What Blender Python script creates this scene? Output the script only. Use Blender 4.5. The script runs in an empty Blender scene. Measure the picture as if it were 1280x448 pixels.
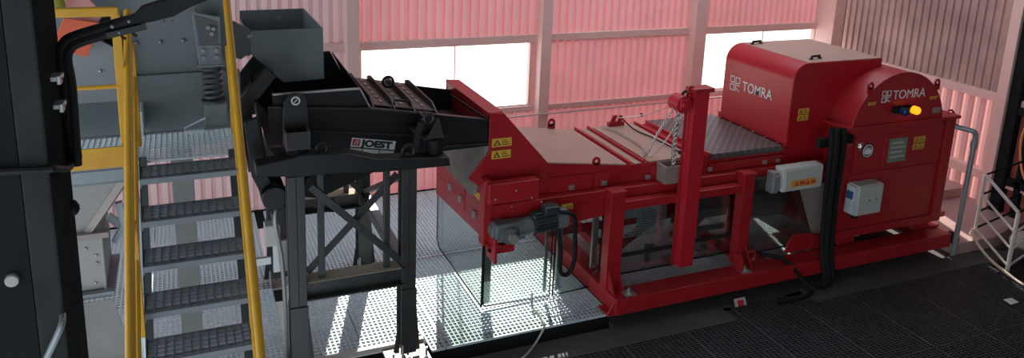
import bpy, bmesh, math, random
from mathutils import Vector, Matrix
random.seed(7)
sc = bpy.context.scene
col = sc.collection
PI = math.pi

# ------------------------------------------------------------------ camera
PITCH, ROLL, YAW = (math.radians(a) for a in (13.155, 2.206, 23.559))
F, CX, CY, H = 969.0, 640.0, 82.66, 4.0
fw = Vector((math.sin(YAW)*math.cos(PITCH), math.cos(YAW)*math.cos(PITCH), -math.sin(PITCH)))
r0 = Vector((math.cos(YAW), -math.sin(YAW), 0)); u0 = r0.cross(fw)
rt = math.cos(ROLL)*r0 + math.sin(ROLL)*u0
up = -math.sin(ROLL)*r0 + math.cos(ROLL)*u0
cam = bpy.data.objects.new('camera', bpy.data.cameras.new('camera'))
col.objects.link(cam)
cam.matrix_world = Matrix(((rt.x, up.x, -fw.x, 0), (rt.y, up.y, -fw.y, 0), (rt.z, up.z, -fw.z, H), (0, 0, 0, 1)))
cam.data.sensor_fit = 'HORIZONTAL'
cam.data.sensor_width = 36.0
cam.data.lens = F/1280*36
cam.data.shift_x = 0
cam.data.shift_y = -(224-CY)/1280
cam.data.clip_start = 0.05
cam.data.clip_end = 300
sc.camera = cam

# ------------------------------------------------------------------ materials
def mat(name, rgb, rough=0.5, metal=0.0, noise=0.0, nscale=6.0, rgb2=None, bump=0.0, bscale=60.0, emit=None, estr=0.0, dust=None, spec=0.5):
    m = bpy.data.materials.new(name); m.use_nodes = True
    nt = m.node_tree; b = nt.nodes['Principled BSDF']
    b.inputs['Base Color'].default_value = (*rgb, 1)
    b.inputs['Roughness'].default_value = rough
    b.inputs['Metallic'].default_value = metal
    b.inputs['Specular IOR Level'].default_value = spec
    tc = nt.nodes.new('ShaderNodeTexCoord')
    src = None
    if noise > 0:
        n = nt.nodes.new('ShaderNodeTexNoise'); n.inputs['Scale'].default_value = nscale
        n.inputs['Detail'].default_value = 6; n.inputs['Roughness'].default_value = 0.65
        nt.links.new(tc.outputs['Object'], n.inputs['Vector'])
        r = nt.nodes.new('ShaderNodeValToRGB')
        r.color_ramp.elements[0].position = 0.5-0.25; r.color_ramp.elements[1].position = 0.5+0.28
        r.color_ramp.elements[0].color = (*rgb, 1)
        c2 = rgb2 or tuple(min(1, c*(1+noise)+0.02*noise) for c in rgb)
        r.color_ramp.elements[1].color = (*c2, 1)
        nt.links.new(n.outputs['Fac'], r.inputs['Fac'])
        src = r.outputs['Color']
        mr = nt.nodes.new('ShaderNodeMapRange')
        mr.inputs['To Min'].default_value = max(0.05, rough-0.08); mr.inputs['To Max'].default_value = min(1, rough+0.12)
        nt.links.new(n.outputs['Fac'], mr.inputs['Value']); nt.links.new(mr.outputs['Result'], b.inputs['Roughness'])
    if src is not None: nt.links.new(src, b.inputs['Base Color'])
    if bump > 0:
        n2 = nt.nodes.new('ShaderNodeTexNoise'); n2.inputs['Scale'].default_value = bscale
        nt.links.new(tc.outputs['Object'], n2.inputs['Vector'])
        bp = nt.nodes.new('ShaderNodeBump'); bp.inputs['Strength'].default_value = bump; bp.inputs['Distance'].default_value = 0.01
        nt.links.new(n2.outputs['Fac'], bp.inputs['Height']); nt.links.new(bp.outputs['Normal'], b.inputs['Normal'])
    if emit:
        b.inputs['Emission Color'].default_value = (*emit, 1); b.inputs['Emission Strength'].default_value = estr
    return m

def glass_mat(name, tint, refl=0.12, rough=0.03):
    m = bpy.data.materials.new(name); m.use_nodes = True
    nt = m.node_tree; nt.nodes.clear()
    o = nt.nodes.new('ShaderNodeOutputMaterial'); t = nt.nodes.new('ShaderNodeBsdfTransparent')
    g = nt.nodes.new('ShaderNodeBsdfGlossy'); g.inputs['Roughness'].default_value = rough
    t.inputs['Color'].default_value = (*tint, 1)
    lw = nt.nodes.new('ShaderNodeLayerWeight'); lw.inputs['Blend'].default_value = 0.35
    mm = nt.nodes.new('ShaderNodeMath'); mm.operation = 'MULTIPLY_ADD'
    mm.inputs[1].default_value = 0.5; mm.inputs[2].default_value = refl
    nt.links.new(lw.outputs['Fresnel'], mm.inputs[0])
    mx = nt.nodes.new('ShaderNodeMixShader')
    nt.links.new(mm.outputs[0], mx.inputs[0]); nt.links.new(t.outputs[0], mx.inputs[1]); nt.links.new(g.outputs[0], mx.inputs[2])
    nt.links.new(mx.outputs[0], o.inputs['Surface'])
    return m

def sheet_mat(name, rgb, trans, tfac, dirt=None):
    """corrugated sheet: painted face that lets part of the daylight through"""
    m = bpy.data.materials.new(name); m.use_nodes = True
    nt = m.node_tree; b = nt.nodes['Principled BSDF']; out = nt.nodes['Material Output']
    b.inputs['Roughness'].default_value = 0.45
    tc = nt.nodes.new('ShaderNodeTexCoord')
    n = nt.nodes.new('ShaderNodeTexNoise'); n.inputs['Scale'].default_value = 1.6; n.inputs['Detail'].default_value = 8
    nt.links.new(tc.outputs['Object'], n.inputs['Vector'])
    r = nt.nodes.new('ShaderNodeValToRGB')
    r.color_ramp.elements[0].position = 0.3; r.color_ramp.elements[1].position = 0.75
    d = dirt or tuple(c*0.8 for c in rgb)
    r.color_ramp.elements[0].color = (*d, 1); r.color_ramp.elements[1].color = (*rgb, 1)
    nt.links.new(n.outputs['Fac'], r.inputs['Fac']); nt.links.new(r.outputs['Color'], b.inputs['Base Color'])
    if tfac > 0:
        t = nt.nodes.new('ShaderNodeBsdfTranslucent'); t.inputs['Color'].default_value = (*trans, 1)
        mx = nt.nodes.new('ShaderNodeMixShader'); mx.inputs[0].default_value = tfac
        nt.links.new(b.outputs[0], mx.inputs[1]); nt.links.new(t.outputs[0], mx.inputs[2])
        nt.links.new(mx.outputs[0], out.inputs['Surface'])
    return m

RED = mat('red_paint', (0.36, 0.010, 0.016), 0.34, noise=0.25, nscale=3, rgb2=(0.44, 0.02, 0.024))
REDB = mat('red_paint_flange', (0.52, 0.016, 0.03), 0.3)
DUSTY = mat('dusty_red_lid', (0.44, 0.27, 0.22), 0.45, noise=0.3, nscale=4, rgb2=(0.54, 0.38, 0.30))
BOXRED = mat('hood_red', (0.42, 0.010, 0.018), 0.30)
BLACKM = mat('black_paint', (0.007, 0.009, 0.010), 0.42, noise=0.6, nscale=5, rgb2=(0.016, 0.016, 0.016), spec=0.35)
BLACKD = mat('black_rubber', (0.010, 0.010, 0.011), 0.6, spec=0.2)
STAND = mat('stand_grey', (0.022, 0.024, 0.024), 0.38, noise=0.4, nscale=4, rgb2=(0.045, 0.044, 0.042))
STEEL = mat('bare_steel', (0.42, 0.42, 0.41), 0.38, 0.7, noise=0.2)
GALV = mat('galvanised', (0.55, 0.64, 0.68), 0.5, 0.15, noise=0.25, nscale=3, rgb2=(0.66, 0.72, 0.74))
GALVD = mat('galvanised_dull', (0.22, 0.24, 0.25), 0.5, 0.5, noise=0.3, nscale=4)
DGRATE = mat('dark_grating', (0.055, 0.055, 0.058), 0.45, 0.3, noise=0.4, nscale=2)
TEAL = mat('screen_grey', (0.135, 0.165, 0.17), 0.42, noise=0.2, nscale=3, rgb2=(0.17, 0.20, 0.205))
TEALD = mat('screen_grey_dark', (0.06, 0.07, 0.072), 0.45, noise=0.3)
YEL = mat('yellow_paint', (0.66, 0.36, 0.012), 0.4, noise=0.2, nscale=6, rgb2=(0.55, 0.27, 0.02))
YELL = mat('yellow_sticker', (0.72, 0.42, 0.05), 0.5)
BLK = mat('black_print', (0.02, 0.02, 0.02), 0.5)
WHITE = mat('white_print', (0.80, 0.79, 0.77), 0.5)
BEIGE = mat('beige_box', (0.50, 0.49, 0.45), 0.5, noise=0.12)
LPLATE = mat('light_plate', (0.24, 0.20, 0.175), 0.5, noise=0.3)
CONC = mat('concrete', (0.05, 0.05, 0.05), 0.7, noise=0.5, nscale=2.5, rgb2=(0.085, 0.083, 0.08), bump=0.3, bscale=30)
CONCL = mat('concrete_lower', (0.24, 0.24, 0.235), 0.8, noise=0.3, nscale=1.5)
GROUND = mat('outside_ground', (0.62, 0.58, 0.52), 0.9, noise=0.2, nscale=0.4)
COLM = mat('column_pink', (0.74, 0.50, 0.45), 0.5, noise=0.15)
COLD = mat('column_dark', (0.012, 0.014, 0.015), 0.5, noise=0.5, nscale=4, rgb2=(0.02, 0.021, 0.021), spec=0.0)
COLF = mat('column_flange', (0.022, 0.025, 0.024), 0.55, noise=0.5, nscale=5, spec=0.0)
WALLB = sheet_mat('pink_sheet', (0.88, 0.47, 0.49), (0.80, 0.40, 0.42), 0.07)
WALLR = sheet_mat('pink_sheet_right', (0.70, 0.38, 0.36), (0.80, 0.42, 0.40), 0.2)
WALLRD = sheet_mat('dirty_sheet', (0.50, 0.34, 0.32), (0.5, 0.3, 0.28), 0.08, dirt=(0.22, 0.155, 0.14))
ROOFM = mat('roof_sheet', (0.25, 0.25, 0.25), 0.7)
BLUEG = mat('gearbox_grey', (0.12, 0.135, 0.135), 0.45)
MOTOR = mat('motor_green_black', (0.030, 0.040, 0.038), 0.4)
RUBG = mat('grey_chute_lip', (0.16, 0.15, 0.135), 0.55, noise=0.4, nscale=5, rgb2=(0.36, 0.34, 0.30))
CHROME = mat('chrome', (0.7, 0.7, 0.7), 0.2, 1.0)
CHAIN = mat('chain_zinc', (0.6, 0.6, 0.58), 0.3, 0.9)
SCREENM = mat('display_glass', (0.20, 0.24, 0.18), 0.15)
AMBER = mat('amber_lamp', (0.9, 0.35, 0.02), 0.3, emit=(1.0, 0.24, 0.005), estr=2.2)
BLUEL = mat('blue_lamp', (0.01, 0.03, 0.12), 0.2)
ORANGE = mat('orange_sheet', (0.72, 0.13, 0.06), 0.5, noise=0.2)
PINKP = mat('pink_sheet_plate', (0.72, 0.30, 0.27), 0.5)
OLIVE = mat('olive_tarp', (0.35, 0.34, 0.05), 0.6)
ROPE = mat('cream_rope', (0.55, 0.49, 0.38), 0.8)
HOSEC = mat('cream_hose', (0.60, 0.45, 0.34), 0.6)
HOSEO = mat('orange_hose', (0.70, 0.27, 0.12), 0.6)
STONE = mat('pale_stone', (0.42, 0.48, 0.52), 0.8, noise=0.4, nscale=20)
PIPE = mat('grey_pipe', (0.26, 0.27, 0.27), 0.35, 0.4, noise=0.3)
WPIPE = mat('white_railing', (0.62, 0.56, 0.52), 0.4)
DOORR = mat('door_red', (0.33, 0.09, 0.07), 0.5, noise=0.3)
BELT = mat('belt_dark', (0.02, 0.022, 0.022), 0.5)
GLASS = glass_mat('clear_panel', (0.88, 0.96, 0.94), 0.14, 0.04)
GLASSD = glass_mat('dark_panel', (0.86, 0.91, 0.89), 0.14, 0.06)
def checker_mat():
    m = mat('checker_plate', (0.20, 0.19, 0.19), 0.42, 0.35)
    nt = m.node_tree; b = nt.nodes['Principled BSDF']
    tc = nt.nodes.new('ShaderNodeTexCoord'); mp = nt.nodes.new('ShaderNodeMapping')
    mp.inputs['Rotation'].default_value = (0, 0, PI/4); mp.inputs['Scale'].default_value = (15, 15, 15)
    nt.links.new(tc.outputs['Object'], mp.inputs['Vector'])
    ch = nt.nodes.new('ShaderNodeTexVoronoi'); ch.inputs['Scale'].default_value = 1.0; ch.inputs['Randomness'].default_value = 0.0
    nt.links.new(mp.outputs['Vector'], ch.inputs['Vector'])
    rp = nt.nodes.new('ShaderNodeValToRGB'); rp.color_ramp.elements[0].position = 0.18; rp.color_ramp.elements[1].position = 0.42
    rp.color_ramp.elements[0].color = (0.42, 0.41, 0.40, 1); rp.color_ramp.elements[1].color = (0.12, 0.115, 0.115, 1)
    nt.links.new(ch.outputs['Distance'], rp.inputs['Fac']); nt.links.new(rp.outputs['Color'], b.inputs['Base Color'])
    bp = nt.nodes.new('ShaderNodeBump'); bp.inputs['Strength'].default_value = 0.6; bp.inputs['Distance'].default_value = 0.012; bp.invert = True
    nt.links.new(ch.outputs['Distance'], bp.inputs['Height']); nt.links.new(bp.outputs['Normal'], b.inputs['Normal'])
    return m
CHECK = checker_mat()
CHECKP = mat('platform_plate', (0.40, 0.27, 0.26), 0.45, 0.2, noise=0.3, nscale=5, bump=0.5, bscale=45)

# ------------------------------------------------------------------ mesh helpers
class MB:
    def __init__(s): s.v = []; s.f = []; s.smooth = False
    def add(s, vs, fs):
        o = len(s.v); s.v += [tuple(p) for p in vs]; s.f += [tuple(i+o for i in f) for f in fs]; return s
    def box(s, x0, x1, y0, y1, z0, z1):
        vs = [(x0,y0,z0),(x1,y0,z0),(x1,y1,z0),(x0,y1,z0),(x0,y0,z1),(x1,y0,z1),(x1,y1,z1),(x0,y1,z1)]
        return s.add(vs, [(0,3,2,1),(4,5,6,7),(0,1,5,4),(1,2,6,5),(2,3,7,6),(3,0,4,7)])
    def loft(s, a, b):
        n = len(a); return s.add(list(a)+list(b), [tuple(range(n))[::-1], tuple(range(n, 2*n))] + [(i, (i+1) % n, n+(i+1) % n, n+i) for i in range(n)])
    def py(s, poly, y0, y1):   # polygon in x,z extruded along y
        return s.loft([(x, y0, z) for x, z in poly], [(x, y1, z) for x, z in poly])
    def px(s, poly, x0, x1):   # polygon in y,z extruded along x
        return s.loft([(x0, y, z) for y, z in poly], [(x1, y, z) for y, z in poly])
    def pz(s, poly, z0, z1):
        return s.loft([(x, y, z0) for x, y in poly], [(x, y, z1) for x, y in poly])
    def plate(s, pts, t):      # quad or polygon in space with thickness t along its normal
        p = [Vector(q) for q in pts]; n = (p[1]-p[0]).cross(p[2]-p[0]).normalized()*t
        return s.loft(p, [q+n for q in p])
    def bar(s, p, q, w, h, ref=(0, 0, 1)):
        p, q = Vector(p), Vector(q); d = (q-p).normalized(); r = Vector(ref)
        if abs(d.dot(r)) > 0.95: r = Vector((0, 1, 0))
        a = d.cross(r).normalized()*w/2; b = a.cross(d).normalized()*h/2
        return s.loft([p-a-b, p+a-b, p+a+b, p-a+b], [q-a-b, q+a-b, q+a+b, q-a+b])
    def tube(s, pts, r, n=8, closed=False):
        pts = [Vector(p) for p in pts]; m = len(pts); o = len(s.v); prev = None
        for i, p in enumerate(pts):
            if closed: d = pts[(i+1) % m]-pts[i-1]
            else: d = pts[min(i+1, m-1)]-pts[max(i-1, 0)]
            d.normalize()
            if prev is None:
                ref = Vector((0, 0, 1)) if abs(d.z) < 0.9 else Vector((1, 0, 0))
                a = d.cross(ref).normalized()
            else:
                a = (prev-d*prev.dot(d)).normalized()
            prev = a; b = d.cross(a)
            rr = r[i] if isinstance(r, (list, tuple)) else r
            for k in range(n):
                t = 2*PI*k/n; s.v.append(tuple(p+rr*(math.cos(t)*a+math.sin(t)*b)))
        for i in range(m if closed else m-1):
            j = (i+1) % m
            for k in range(n):
                l = (k+1) % n; s.f.append((o+i*n+k, o+i*n+l, o+j*n+l, o+j*n+k))
        if not closed:
            s.f.append(tuple(o+k for k in range(n))[::-1]); s.f.append(tuple(o+(m-1)*n+k for k in range(n)))
        return s
    def cyl(s, p, q, r, n=16): return s.tube([p, q], r, n)
    def ring(s, c, R, r, axis='y', n=16, k=6):
        pts = []
        for i in range(n):
            a = 2*PI*i/n; u, v = R*math.cos(a), R*math.sin(a)
            pts.append({'y': (c[0]+u, c[1], c[2]+v), 'x': (c[0], c[1]+u, c[2]+v), 'z': (c[0]+u, c[1]+v, c[2])}[axis])
        return s.tube(pts, r, k, closed=True)
    def disc(s, c, R, t, axis='y', n=24, sy=1.0):
        p = []
        for i in range(n):
            a = 2*PI*i/n; p.append((R*math.cos(a), R*sy*math.sin(a)))
        if axis == 'y': return s.py([(c[0]+u, c[2]+v) for u, v in p], c[1], c[1]+t)
        if axis == 'x': return s.px([(c[1]+u, c[2]+v) for u, v in p], c[0], c[0]+t)
        return s.pz([(c[0]+u, c[1]+v) for u, v in p], c[2], c[2]+t)
    def ball(s, c, r, n=10, sx=1, sy=1, sz=1):
        o = len(s.v); m = n//2+1
        for i in range(1, m):
            t = PI*i/m
            for k in range(n):
                a = 2*PI*k/n; s.v.append((c[0]+sx*r*math.sin(t)*math.cos(a), c[1]+sy*r*math.sin(t)*math.sin(a), c[2]+sz*r*math.cos(t)))
        for i in range(m-2):
            for k in range(n):
                l = (k+1) % n; s.f.append((o+i*n+k, o+(i+1)*n+k, o+(i+1)*n+l, o+i*n+l))
        s.v += [(c[0], c[1], c[2]+sz*r), (c[0], c[1], c[2]-sz*r)]
        a, b = len(s.v)-2, len(s.v)-1; e = o+(m-2)*n
        for k in range(n):
            l = (k+1) % n; s.f.append((o+k, o+l, a)); s.f.append((e+l, e+k, b))
        return s
    def corr(s, x0, x1, z0, z1, pitch=0.119, d=0.055, g=0.24, to=None):
        """trapezoid sheet; to(u, w, z) gives the point for distance u along, depth w"""
        prof = []; u = x0; k = math.ceil((x0)/pitch)
        us = []
        n0 = math.floor(x0/pitch)-1
        for i in range(n0, math.ceil(x1/pitch)+1):
            b = i*pitch
            us += [(b, 0), (b+pitch*g, 0), (b+pitch*(g+.10), d), (b+pitch*.90, d)]
        us = [(max(x0, min(x1, a)), w) for a, w in us if x0-pitch < a < x1+pitch]
        us = [q for i, q in enumerate(us) if i == 0 or q != us[i-1]]
        o = len(s.v)
        for a, w in us:
            s.v.append(to(a, w, z0)); s.v.append(to(a, w, z1))
        for i in range(len(us)-1):
            s.f.append((o+2*i, o+2*i+2, o+2*i+3, o+2*i+1))
        return s

def bez(pts, n=8):
    """Catmull-Rom through points"""
    P = [Vector(p) for p in pts]; out = []
    for i in range(len(P)-1):
        a, b, c, d = P[max(i-1, 0)], P[i], P[i+1], P[min(i+2, len(P)-1)]
        for k in range(n):
            t = k/n
            out.append(0.5*((2*b)+(c-a)*t+(2*a-5*b+4*c-d)*t*t+(3*b-a-3*c+d)*t**3))
    out.append(P[-1]); return out

def origin(o):
    v = Vector((0, 0, 0))
    while o: v += o.location; o = o.parent
    return v

def build(name, mb, m, parent=None, label=None, bevel=0.0, smooth=False, stuff=False, segs=2):
    me = bpy.data.meshes.new(name); off = origin(parent)
    if parent is None:
        xs = [v[0] for v in mb.v]; ys = [v[1] for v in mb.v]; zs = [v[2] for v in mb.v]
        off = Vector(((min(xs)+max(xs))/2, (min(ys)+max(ys))/2, min(zs)))
    me.from_pydata([Vector(v)-off for v in mb.v], [], mb.f)
    bm = bmesh.new(); bm.from_mesh(me); bmesh.ops.recalc_face_normals(bm, faces=bm.faces); bm.to_mesh(me); bm.free()
    if smooth:
        for p in me.polygons: p.use_smooth = True
        me.set_sharp_from_angle(angle=math.radians(40))
    me.materials.append(m)
    o = bpy.data.objects.new(name, me); col.objects.link(o)
    if parent is None: o.location = off
    o.parent = parent
    if bevel:
        md = o.modifiers.new('bevel', 'BEVEL'); md.width = bevel; md.segments = segs; md.limit_method = 'ANGLE'; md.angle_limit = math.radians(35)
    if label: o['label'] = label
    if stuff: o['kind'] = 'stuff'
    return o

def pieces(name, mb, m, parent=None, **k):
    """one object for every separate piece in mb"""
    par = list(range(len(mb.v)))
    def find(a):
        while par[a] != a: par[a] = par[par[a]]; a = par[a]
        return a
    for f in mb.f:
        for v in f[1:]: par[find(v)] = find(f[0])
    groups = {}
    for f in mb.f: groups.setdefault(find(f[0]), []).append(f)
    out = []
    for fs in groups.values():
        idx = sorted({i for f in fs for i in f}); mp = {i: k_ for k_, i in enumerate(idx)}
        q = MB(); q.v = [mb.v[i] for i in idx]; q.f = [tuple(mp[i] for i in f) for f in fs]
        out.append(build(name, q, m, parent, **k))
    return out
def tag(o, label, cat, group=None):
    o['label'] = label; o['category'] = cat
    if group: o['group'] = group
    return o
def thing(name, label, cat, loc, group=None):
    o = bpy.data.objects.new(name, None); o.empty_display_size = 0.1; col.objects.link(o); o.location = loc
    return tag(o, label, cat, group)
def struct(name, mb, m, parent=None, **k):
    o = build(name, mb, m, parent, **k)
    if parent is None: o['kind'] = 'structure'
    return o

def text(name, s, size, at, xdir, ydir, m, parent, extrude=0.0015, bold=0.0, widthto=None):
    cu = bpy.data.curves.new('t', 'FONT'); cu.body = s; cu.size = size; cu.extrude = extrude; cu.offset = bold; cu.resolution_u = 3
    tmp = bpy.data.objects.new('t', cu); col.objects.link(tmp)
    dg = bpy.context.evaluated_depsgraph_get()
    me = bpy.data.meshes.new_from_object(tmp.evaluated_get(dg)); bpy.data.objects.remove(tmp)
    x, y = Vector(xdir).normalized(), Vector(ydir).normalized(); z = x.cross(y)
    w = max(v.co.x for v in me.vertices)
    k = widthto/w if widthto else 1
    off = origin(parent)
    for v in me.vertices:
        c = v.co.copy(); v.co = Vector(at)+x*c.x*k+y*c.y+z*c.z-off
    me.materials.clear(); me.materials.append(m)
    o = bpy.data.objects.new(name, me); col.objects.link(o); o.parent = parent
    return o

def grating(x0, x1, y0, y1, z, pb=0.042, pc=0.05, t=0.011, h=0.022, along='y'):
    mb = MB()
    if along == 'y':
        n = int(round((x1-x0)/pb))
        for i in range(n+1):
            a = x0+(x1-x0)*i/n; mb.box(a-t/2, a+t/2, y0, y1, z-h, z)
        n = int(round((y1-y0)/pc))
        for i in range(n+1):
            a = y0+(y1-y0)*i/n; e = t*(1.6 if i in (0, n) else 0.85); mb.box(x0, x1, a-e/2, a+e/2, z-h, z-0.001)
    else:
        n = int(round((y1-y0)/pb))
        for i in range(n+1):
            a = y0+(y1-y0)*i/n; mb.box(x0, x1, a-t/2, a+t/2, z-h, z)
        n = int(round((x1-x0)/pc))
        for i in range(n+1):
            a = x0+(x1-x0)*i/n; e = t*(1.6 if i in (0, n) else 0.85); mb.box(a-e/2, a+e/2, y0, y1, z-h, z-0.001)
    return mb

# ================================================================== SETTING
mb = MB().box(1.2, 14, -7, 5.66, -0.45, -0.16)
mb.box(3.7, 14, 5.66, 9.6, -0.45, -0.13)
mb.box(1.9, 4.9, 5.43, 5.73, -0.16, -0.12)
mb.box(4.9, 5.95, 5.66, 5.70, -0.16, -0.12)
mb.box(5.95, 9.0, 5.42, 5.68, -0.16, -0.105)
struct('floor', mb, CONC)
struct('floor_pit_shade', MB().box(2.2, 9.3, 2.4, 5.41, -0.159, -0.157), BLACKD)  # thin black sheet painting the darkness below the gratings
struct('trim_1', MB().box(-3, 1.86, 5.62, 5.95, -0.26, -0.035).box(1.86, 3.7, 5.86, 5.95, -0.26, -0.035).box(-3, 3.7, 7.4, 7.5, -0.2, -0.035).box(-3, 3.7, 9.2, 9.4, -0.2, -0.035), COLD)  # dark colour stands in for the shadow under the walkway edge
struct('floor_lower', MB().box(-7, 3.7, 2.0, 12, -2.7, -2.5), CONCL)

SZ0, SZ1 = -0.7, 5.4
def bk(u, w, z): return (u, 9.45-w, z)
mb = MB()
mb.corr(1.9, 9.7, 2.03, SZ1, to=bk)
mb.corr(4.40, 7.13, 0.98, 2.02, to=bk)
mb.corr(1.9, 9.7, SZ0, 0.97, to=bk)
ml = MB().corr(-5, 1.9, 2.03, SZ1, to=bk).corr(-5, 1.9, 0.98, 2.02, to=bk).corr(-5, 1.9, SZ0, 0.97, to=bk)
struct('wall_back_left', ml, sheet_mat('pale_sheet', (0.62, 0.50, 0.53), (0.8, 0.5, 0.52), 0.05))
struct('wall_back', mb, WALLB)
def rw(u, w, z): return (9.95-w, u, z)
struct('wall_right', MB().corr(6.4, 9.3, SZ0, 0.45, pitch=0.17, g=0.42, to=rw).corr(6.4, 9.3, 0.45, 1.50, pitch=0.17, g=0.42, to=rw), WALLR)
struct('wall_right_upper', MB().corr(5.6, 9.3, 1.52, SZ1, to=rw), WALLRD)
# girts and columns of the steel frame
n = [1]
def trim(mb, m, **k):
    n[0] += 1; return struct('trim_%d' % n[0], mb, m, **k)
trim(MB().box(-5, 9.5, 9.36, 9.46, 1.935, 2.035), COLM, bevel=0.006)
trim(MB().box(-5, 9.5, 9.36, 9.46, 0.955, 1.03), COLM, bevel=0.006)
for a, b in ((-1.55, -1.40), (1.83, 1.985), (4.44, 4.595), (6.93, 7.14)):
    trim(MB().box(a, b, 9.22, 9.40, SZ0, SZ1), COLM, bevel=0.008)
trim(MB().box(9.40, 9.62, 9.02, 9.45, SZ0, SZ1), COLM, bevel=0.01)
trim(MB().box(9.80, 9.93, 5.6, 9.3, 1.455, 1.56), COLM, bevel=0.006)
trim(MB().box(9.80, 9.93, 5.6, 9.3, 0.37, 0.495), COLM, bevel=0.006)
trim(MB().box(9.72, 9.92, 6.33, 6.47, SZ0, SZ1), COLM, bevel=0.008)
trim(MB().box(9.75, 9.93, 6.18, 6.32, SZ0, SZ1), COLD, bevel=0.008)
# window openings with frames
for i, (a, b) in enumerate(((1.99, 4.40), (7.14, 9.44))):
    f = MB().box(a, a+0.05, 9.38, 9.46, 1.03, 1.935).box(b-0.05, b, 9.38, 9.46, 1.03, 1.935)
    f.box(a, b, 9.40, 9.46, 1.03, 1.05).box(a, b, 9.40, 9.46, 1.915, 1.935)
    w = struct('window_%d' % (i+1), f, COLM)
    build('mullion', MB().box((a+b)/2-0.006+0.09, (a+b)/2+0.006+0.09, 9.42, 9.44, 1.05, 1.915), COLM, w)
# red sliding door bay beyond the right column
d = struct('door_1', MB().box(9.86, 9.94, 4.4, 6.18, -0.6, 1.42), DOORR)
build('door_frame', MB().box(9.78, 9.86, 5.98, 6.06, -0.6, 1.46).box(9.78, 9.86, 5.5, 5.58, -0.6, 1.46).box(9.76, 9.88, 4.4, 6.18, 1.38, 1.48).box(9.78, 9.86, 4.4, 6.18, 0.42, 0.52), COLD, d, bevel=0.005)
build('glazing', MB().box(9.82, 9.86, 5.68, 5.92, 0.55, 0.92), mat('door_glazing', (0.6, 0.5, 0.46), 0.3), d)
# unseen roof and walls, shaped to keep the hall in shade
struct('ceiling', MB().box(-7, 2.6, -6, 9.7, 5.4, 5.5).box(2.6, 11, -6, 6.4, 5.4, 5.5).box(9.3, 11, 6.4, 9.7, 5.4, 5.5).box(2.6, 9.3, 9.4, 9.7, 5.4, 5.5), ROOFM)  # gap over the machine added to brighten the back wall
struct('wall_front', MB().box(0.5, 16, -6.1, -6, -0.5, 5.5), ROOFM)  # unseen front wall, sized to darken the right foreground
struct('wall_right_front', MB().box(9.95, 10.05, -6, 5.0, -0.6, 5.5).box(9.95, 10.05, 4.4, 5.6, 1.42, 5.5), ROOFM)
struct('ground_outside', MB().box(-40, 60, 9.8, 90, -0.9, -0.6), GROUND)
# building column close to the camera on the left
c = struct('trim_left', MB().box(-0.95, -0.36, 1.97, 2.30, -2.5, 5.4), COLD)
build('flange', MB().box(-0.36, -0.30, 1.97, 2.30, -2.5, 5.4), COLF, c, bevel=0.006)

# galvanised walkway gratings
GR = 'galvanised walkway gratings'
def panel(x0, x1, y0, y1, lab, m=GALV, z=0.0, along='y', group=GR, pb=0.042, pc=0.05, t=0.011):
    return tag(build('floor_grating', grating(x0, x1, y0, y1, z, along=along, pb=pb, pc=pc, t=t), m), lab, 'grating', group)
panel(2.0, 2.83, 5.79, 7.48, 'sunlit galvanised grating panel under the left end of the red machine, outside the clear guard')
panel(2.835, 3.66, 5.79, 7.48, 'galvanised grating panel under the clear front guard, half in shade beside the red base')
panel(2.0, 2.83, 7.5, 9.25, 'galvanised grating panel by the back wall beyond the red chute')
panel(2.835, 3.66, 7.5, 9.25, 'galvanised grating panel at the back wall hidden mostly by the red machine')
panel(1.865, 1.985, 5.79, 9.25, 'narrow galvanised grating strip along the foot of the black stand')
panel(0.80, 1.30, 6.02, 7.48, 'galvanised grating panel between the legs of the feeder stand, left half')
panel(1.305, 1.85, 6.02, 7.48, 'galvanised grating panel between the legs of the feeder stand, right half')
panel(0.80, 1.85, 7.5, 9.25, 'galvanised grating panel behind the feeder stand at the back wall')
panel(0.33, 0.68, 5.2, 7.48, 'galvanised grating panel left of the feeder stand, beside the yellow handrail')
panel(-0.40, 0.32, 5.2, 7.48, 'galvanised grating panel seen through the open stair treads')
panel(-0.40, 0.68, 7.5, 9.25, 'galvanised grating panel far behind the stair at the wall')
panel(-1.6, -0.42, 5.2, 9.25, 'galvanised grating area far left below the grey hopper')
tag(build('kerb_angle', MB().box(0.80, 1.84, 5.965, 6.01, -0.03, 0.012), mat('pale_kerb', (0.6, 0.58, 0.54), 0.5)), 'pale steel kerb edging the grating in front of the feeder stand', 'kerb')

# dark floor gratings in the foreground
xs = [2.9, 3.6, 4.3, 5.0, 5.7, 6.4, 7.1, 7.8, 8.5]
pos = ['leftmost', 'second from left', 'third from left', 'fourth from left', 'fourth from right', 'third from right', 'second from right', 'rightmost']
for i in range(8):
    a, b = xs[i]+0.006, xs[i+1]-0.006
    panel(a, b, 4.40, 5.64 if i == 3 else 5.42, 'dark floor grating panel, %s in the long row along the red machine' % pos[i], DGRATE, -0.115, 'x', 'dark floor gratings', 0.030, 0.055, 0.009)
    if 4 <= i <= 6:
        panel(a, b, 3.2, 4.385, 'dark floor grating panel, %s of the three at the bottom right corner' % ['left one', 'middle one', 'right one'][i-4], DGRATE, -0.115, 'x', 'dark floor gratings', 0.030, 0.055, 0.009)
# ================================================================== RED SORTING MACHINE
M = thing('sorting_machine', 'long red sorting machine with white lettering, clear guards and a domed cabinet', 'machine', (5.9, 5.72, 0))
def P(name, mb, m=RED, **k):
    k.setdefault('bevel', 0.006); return build(name, mb, m, M, **k)
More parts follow.
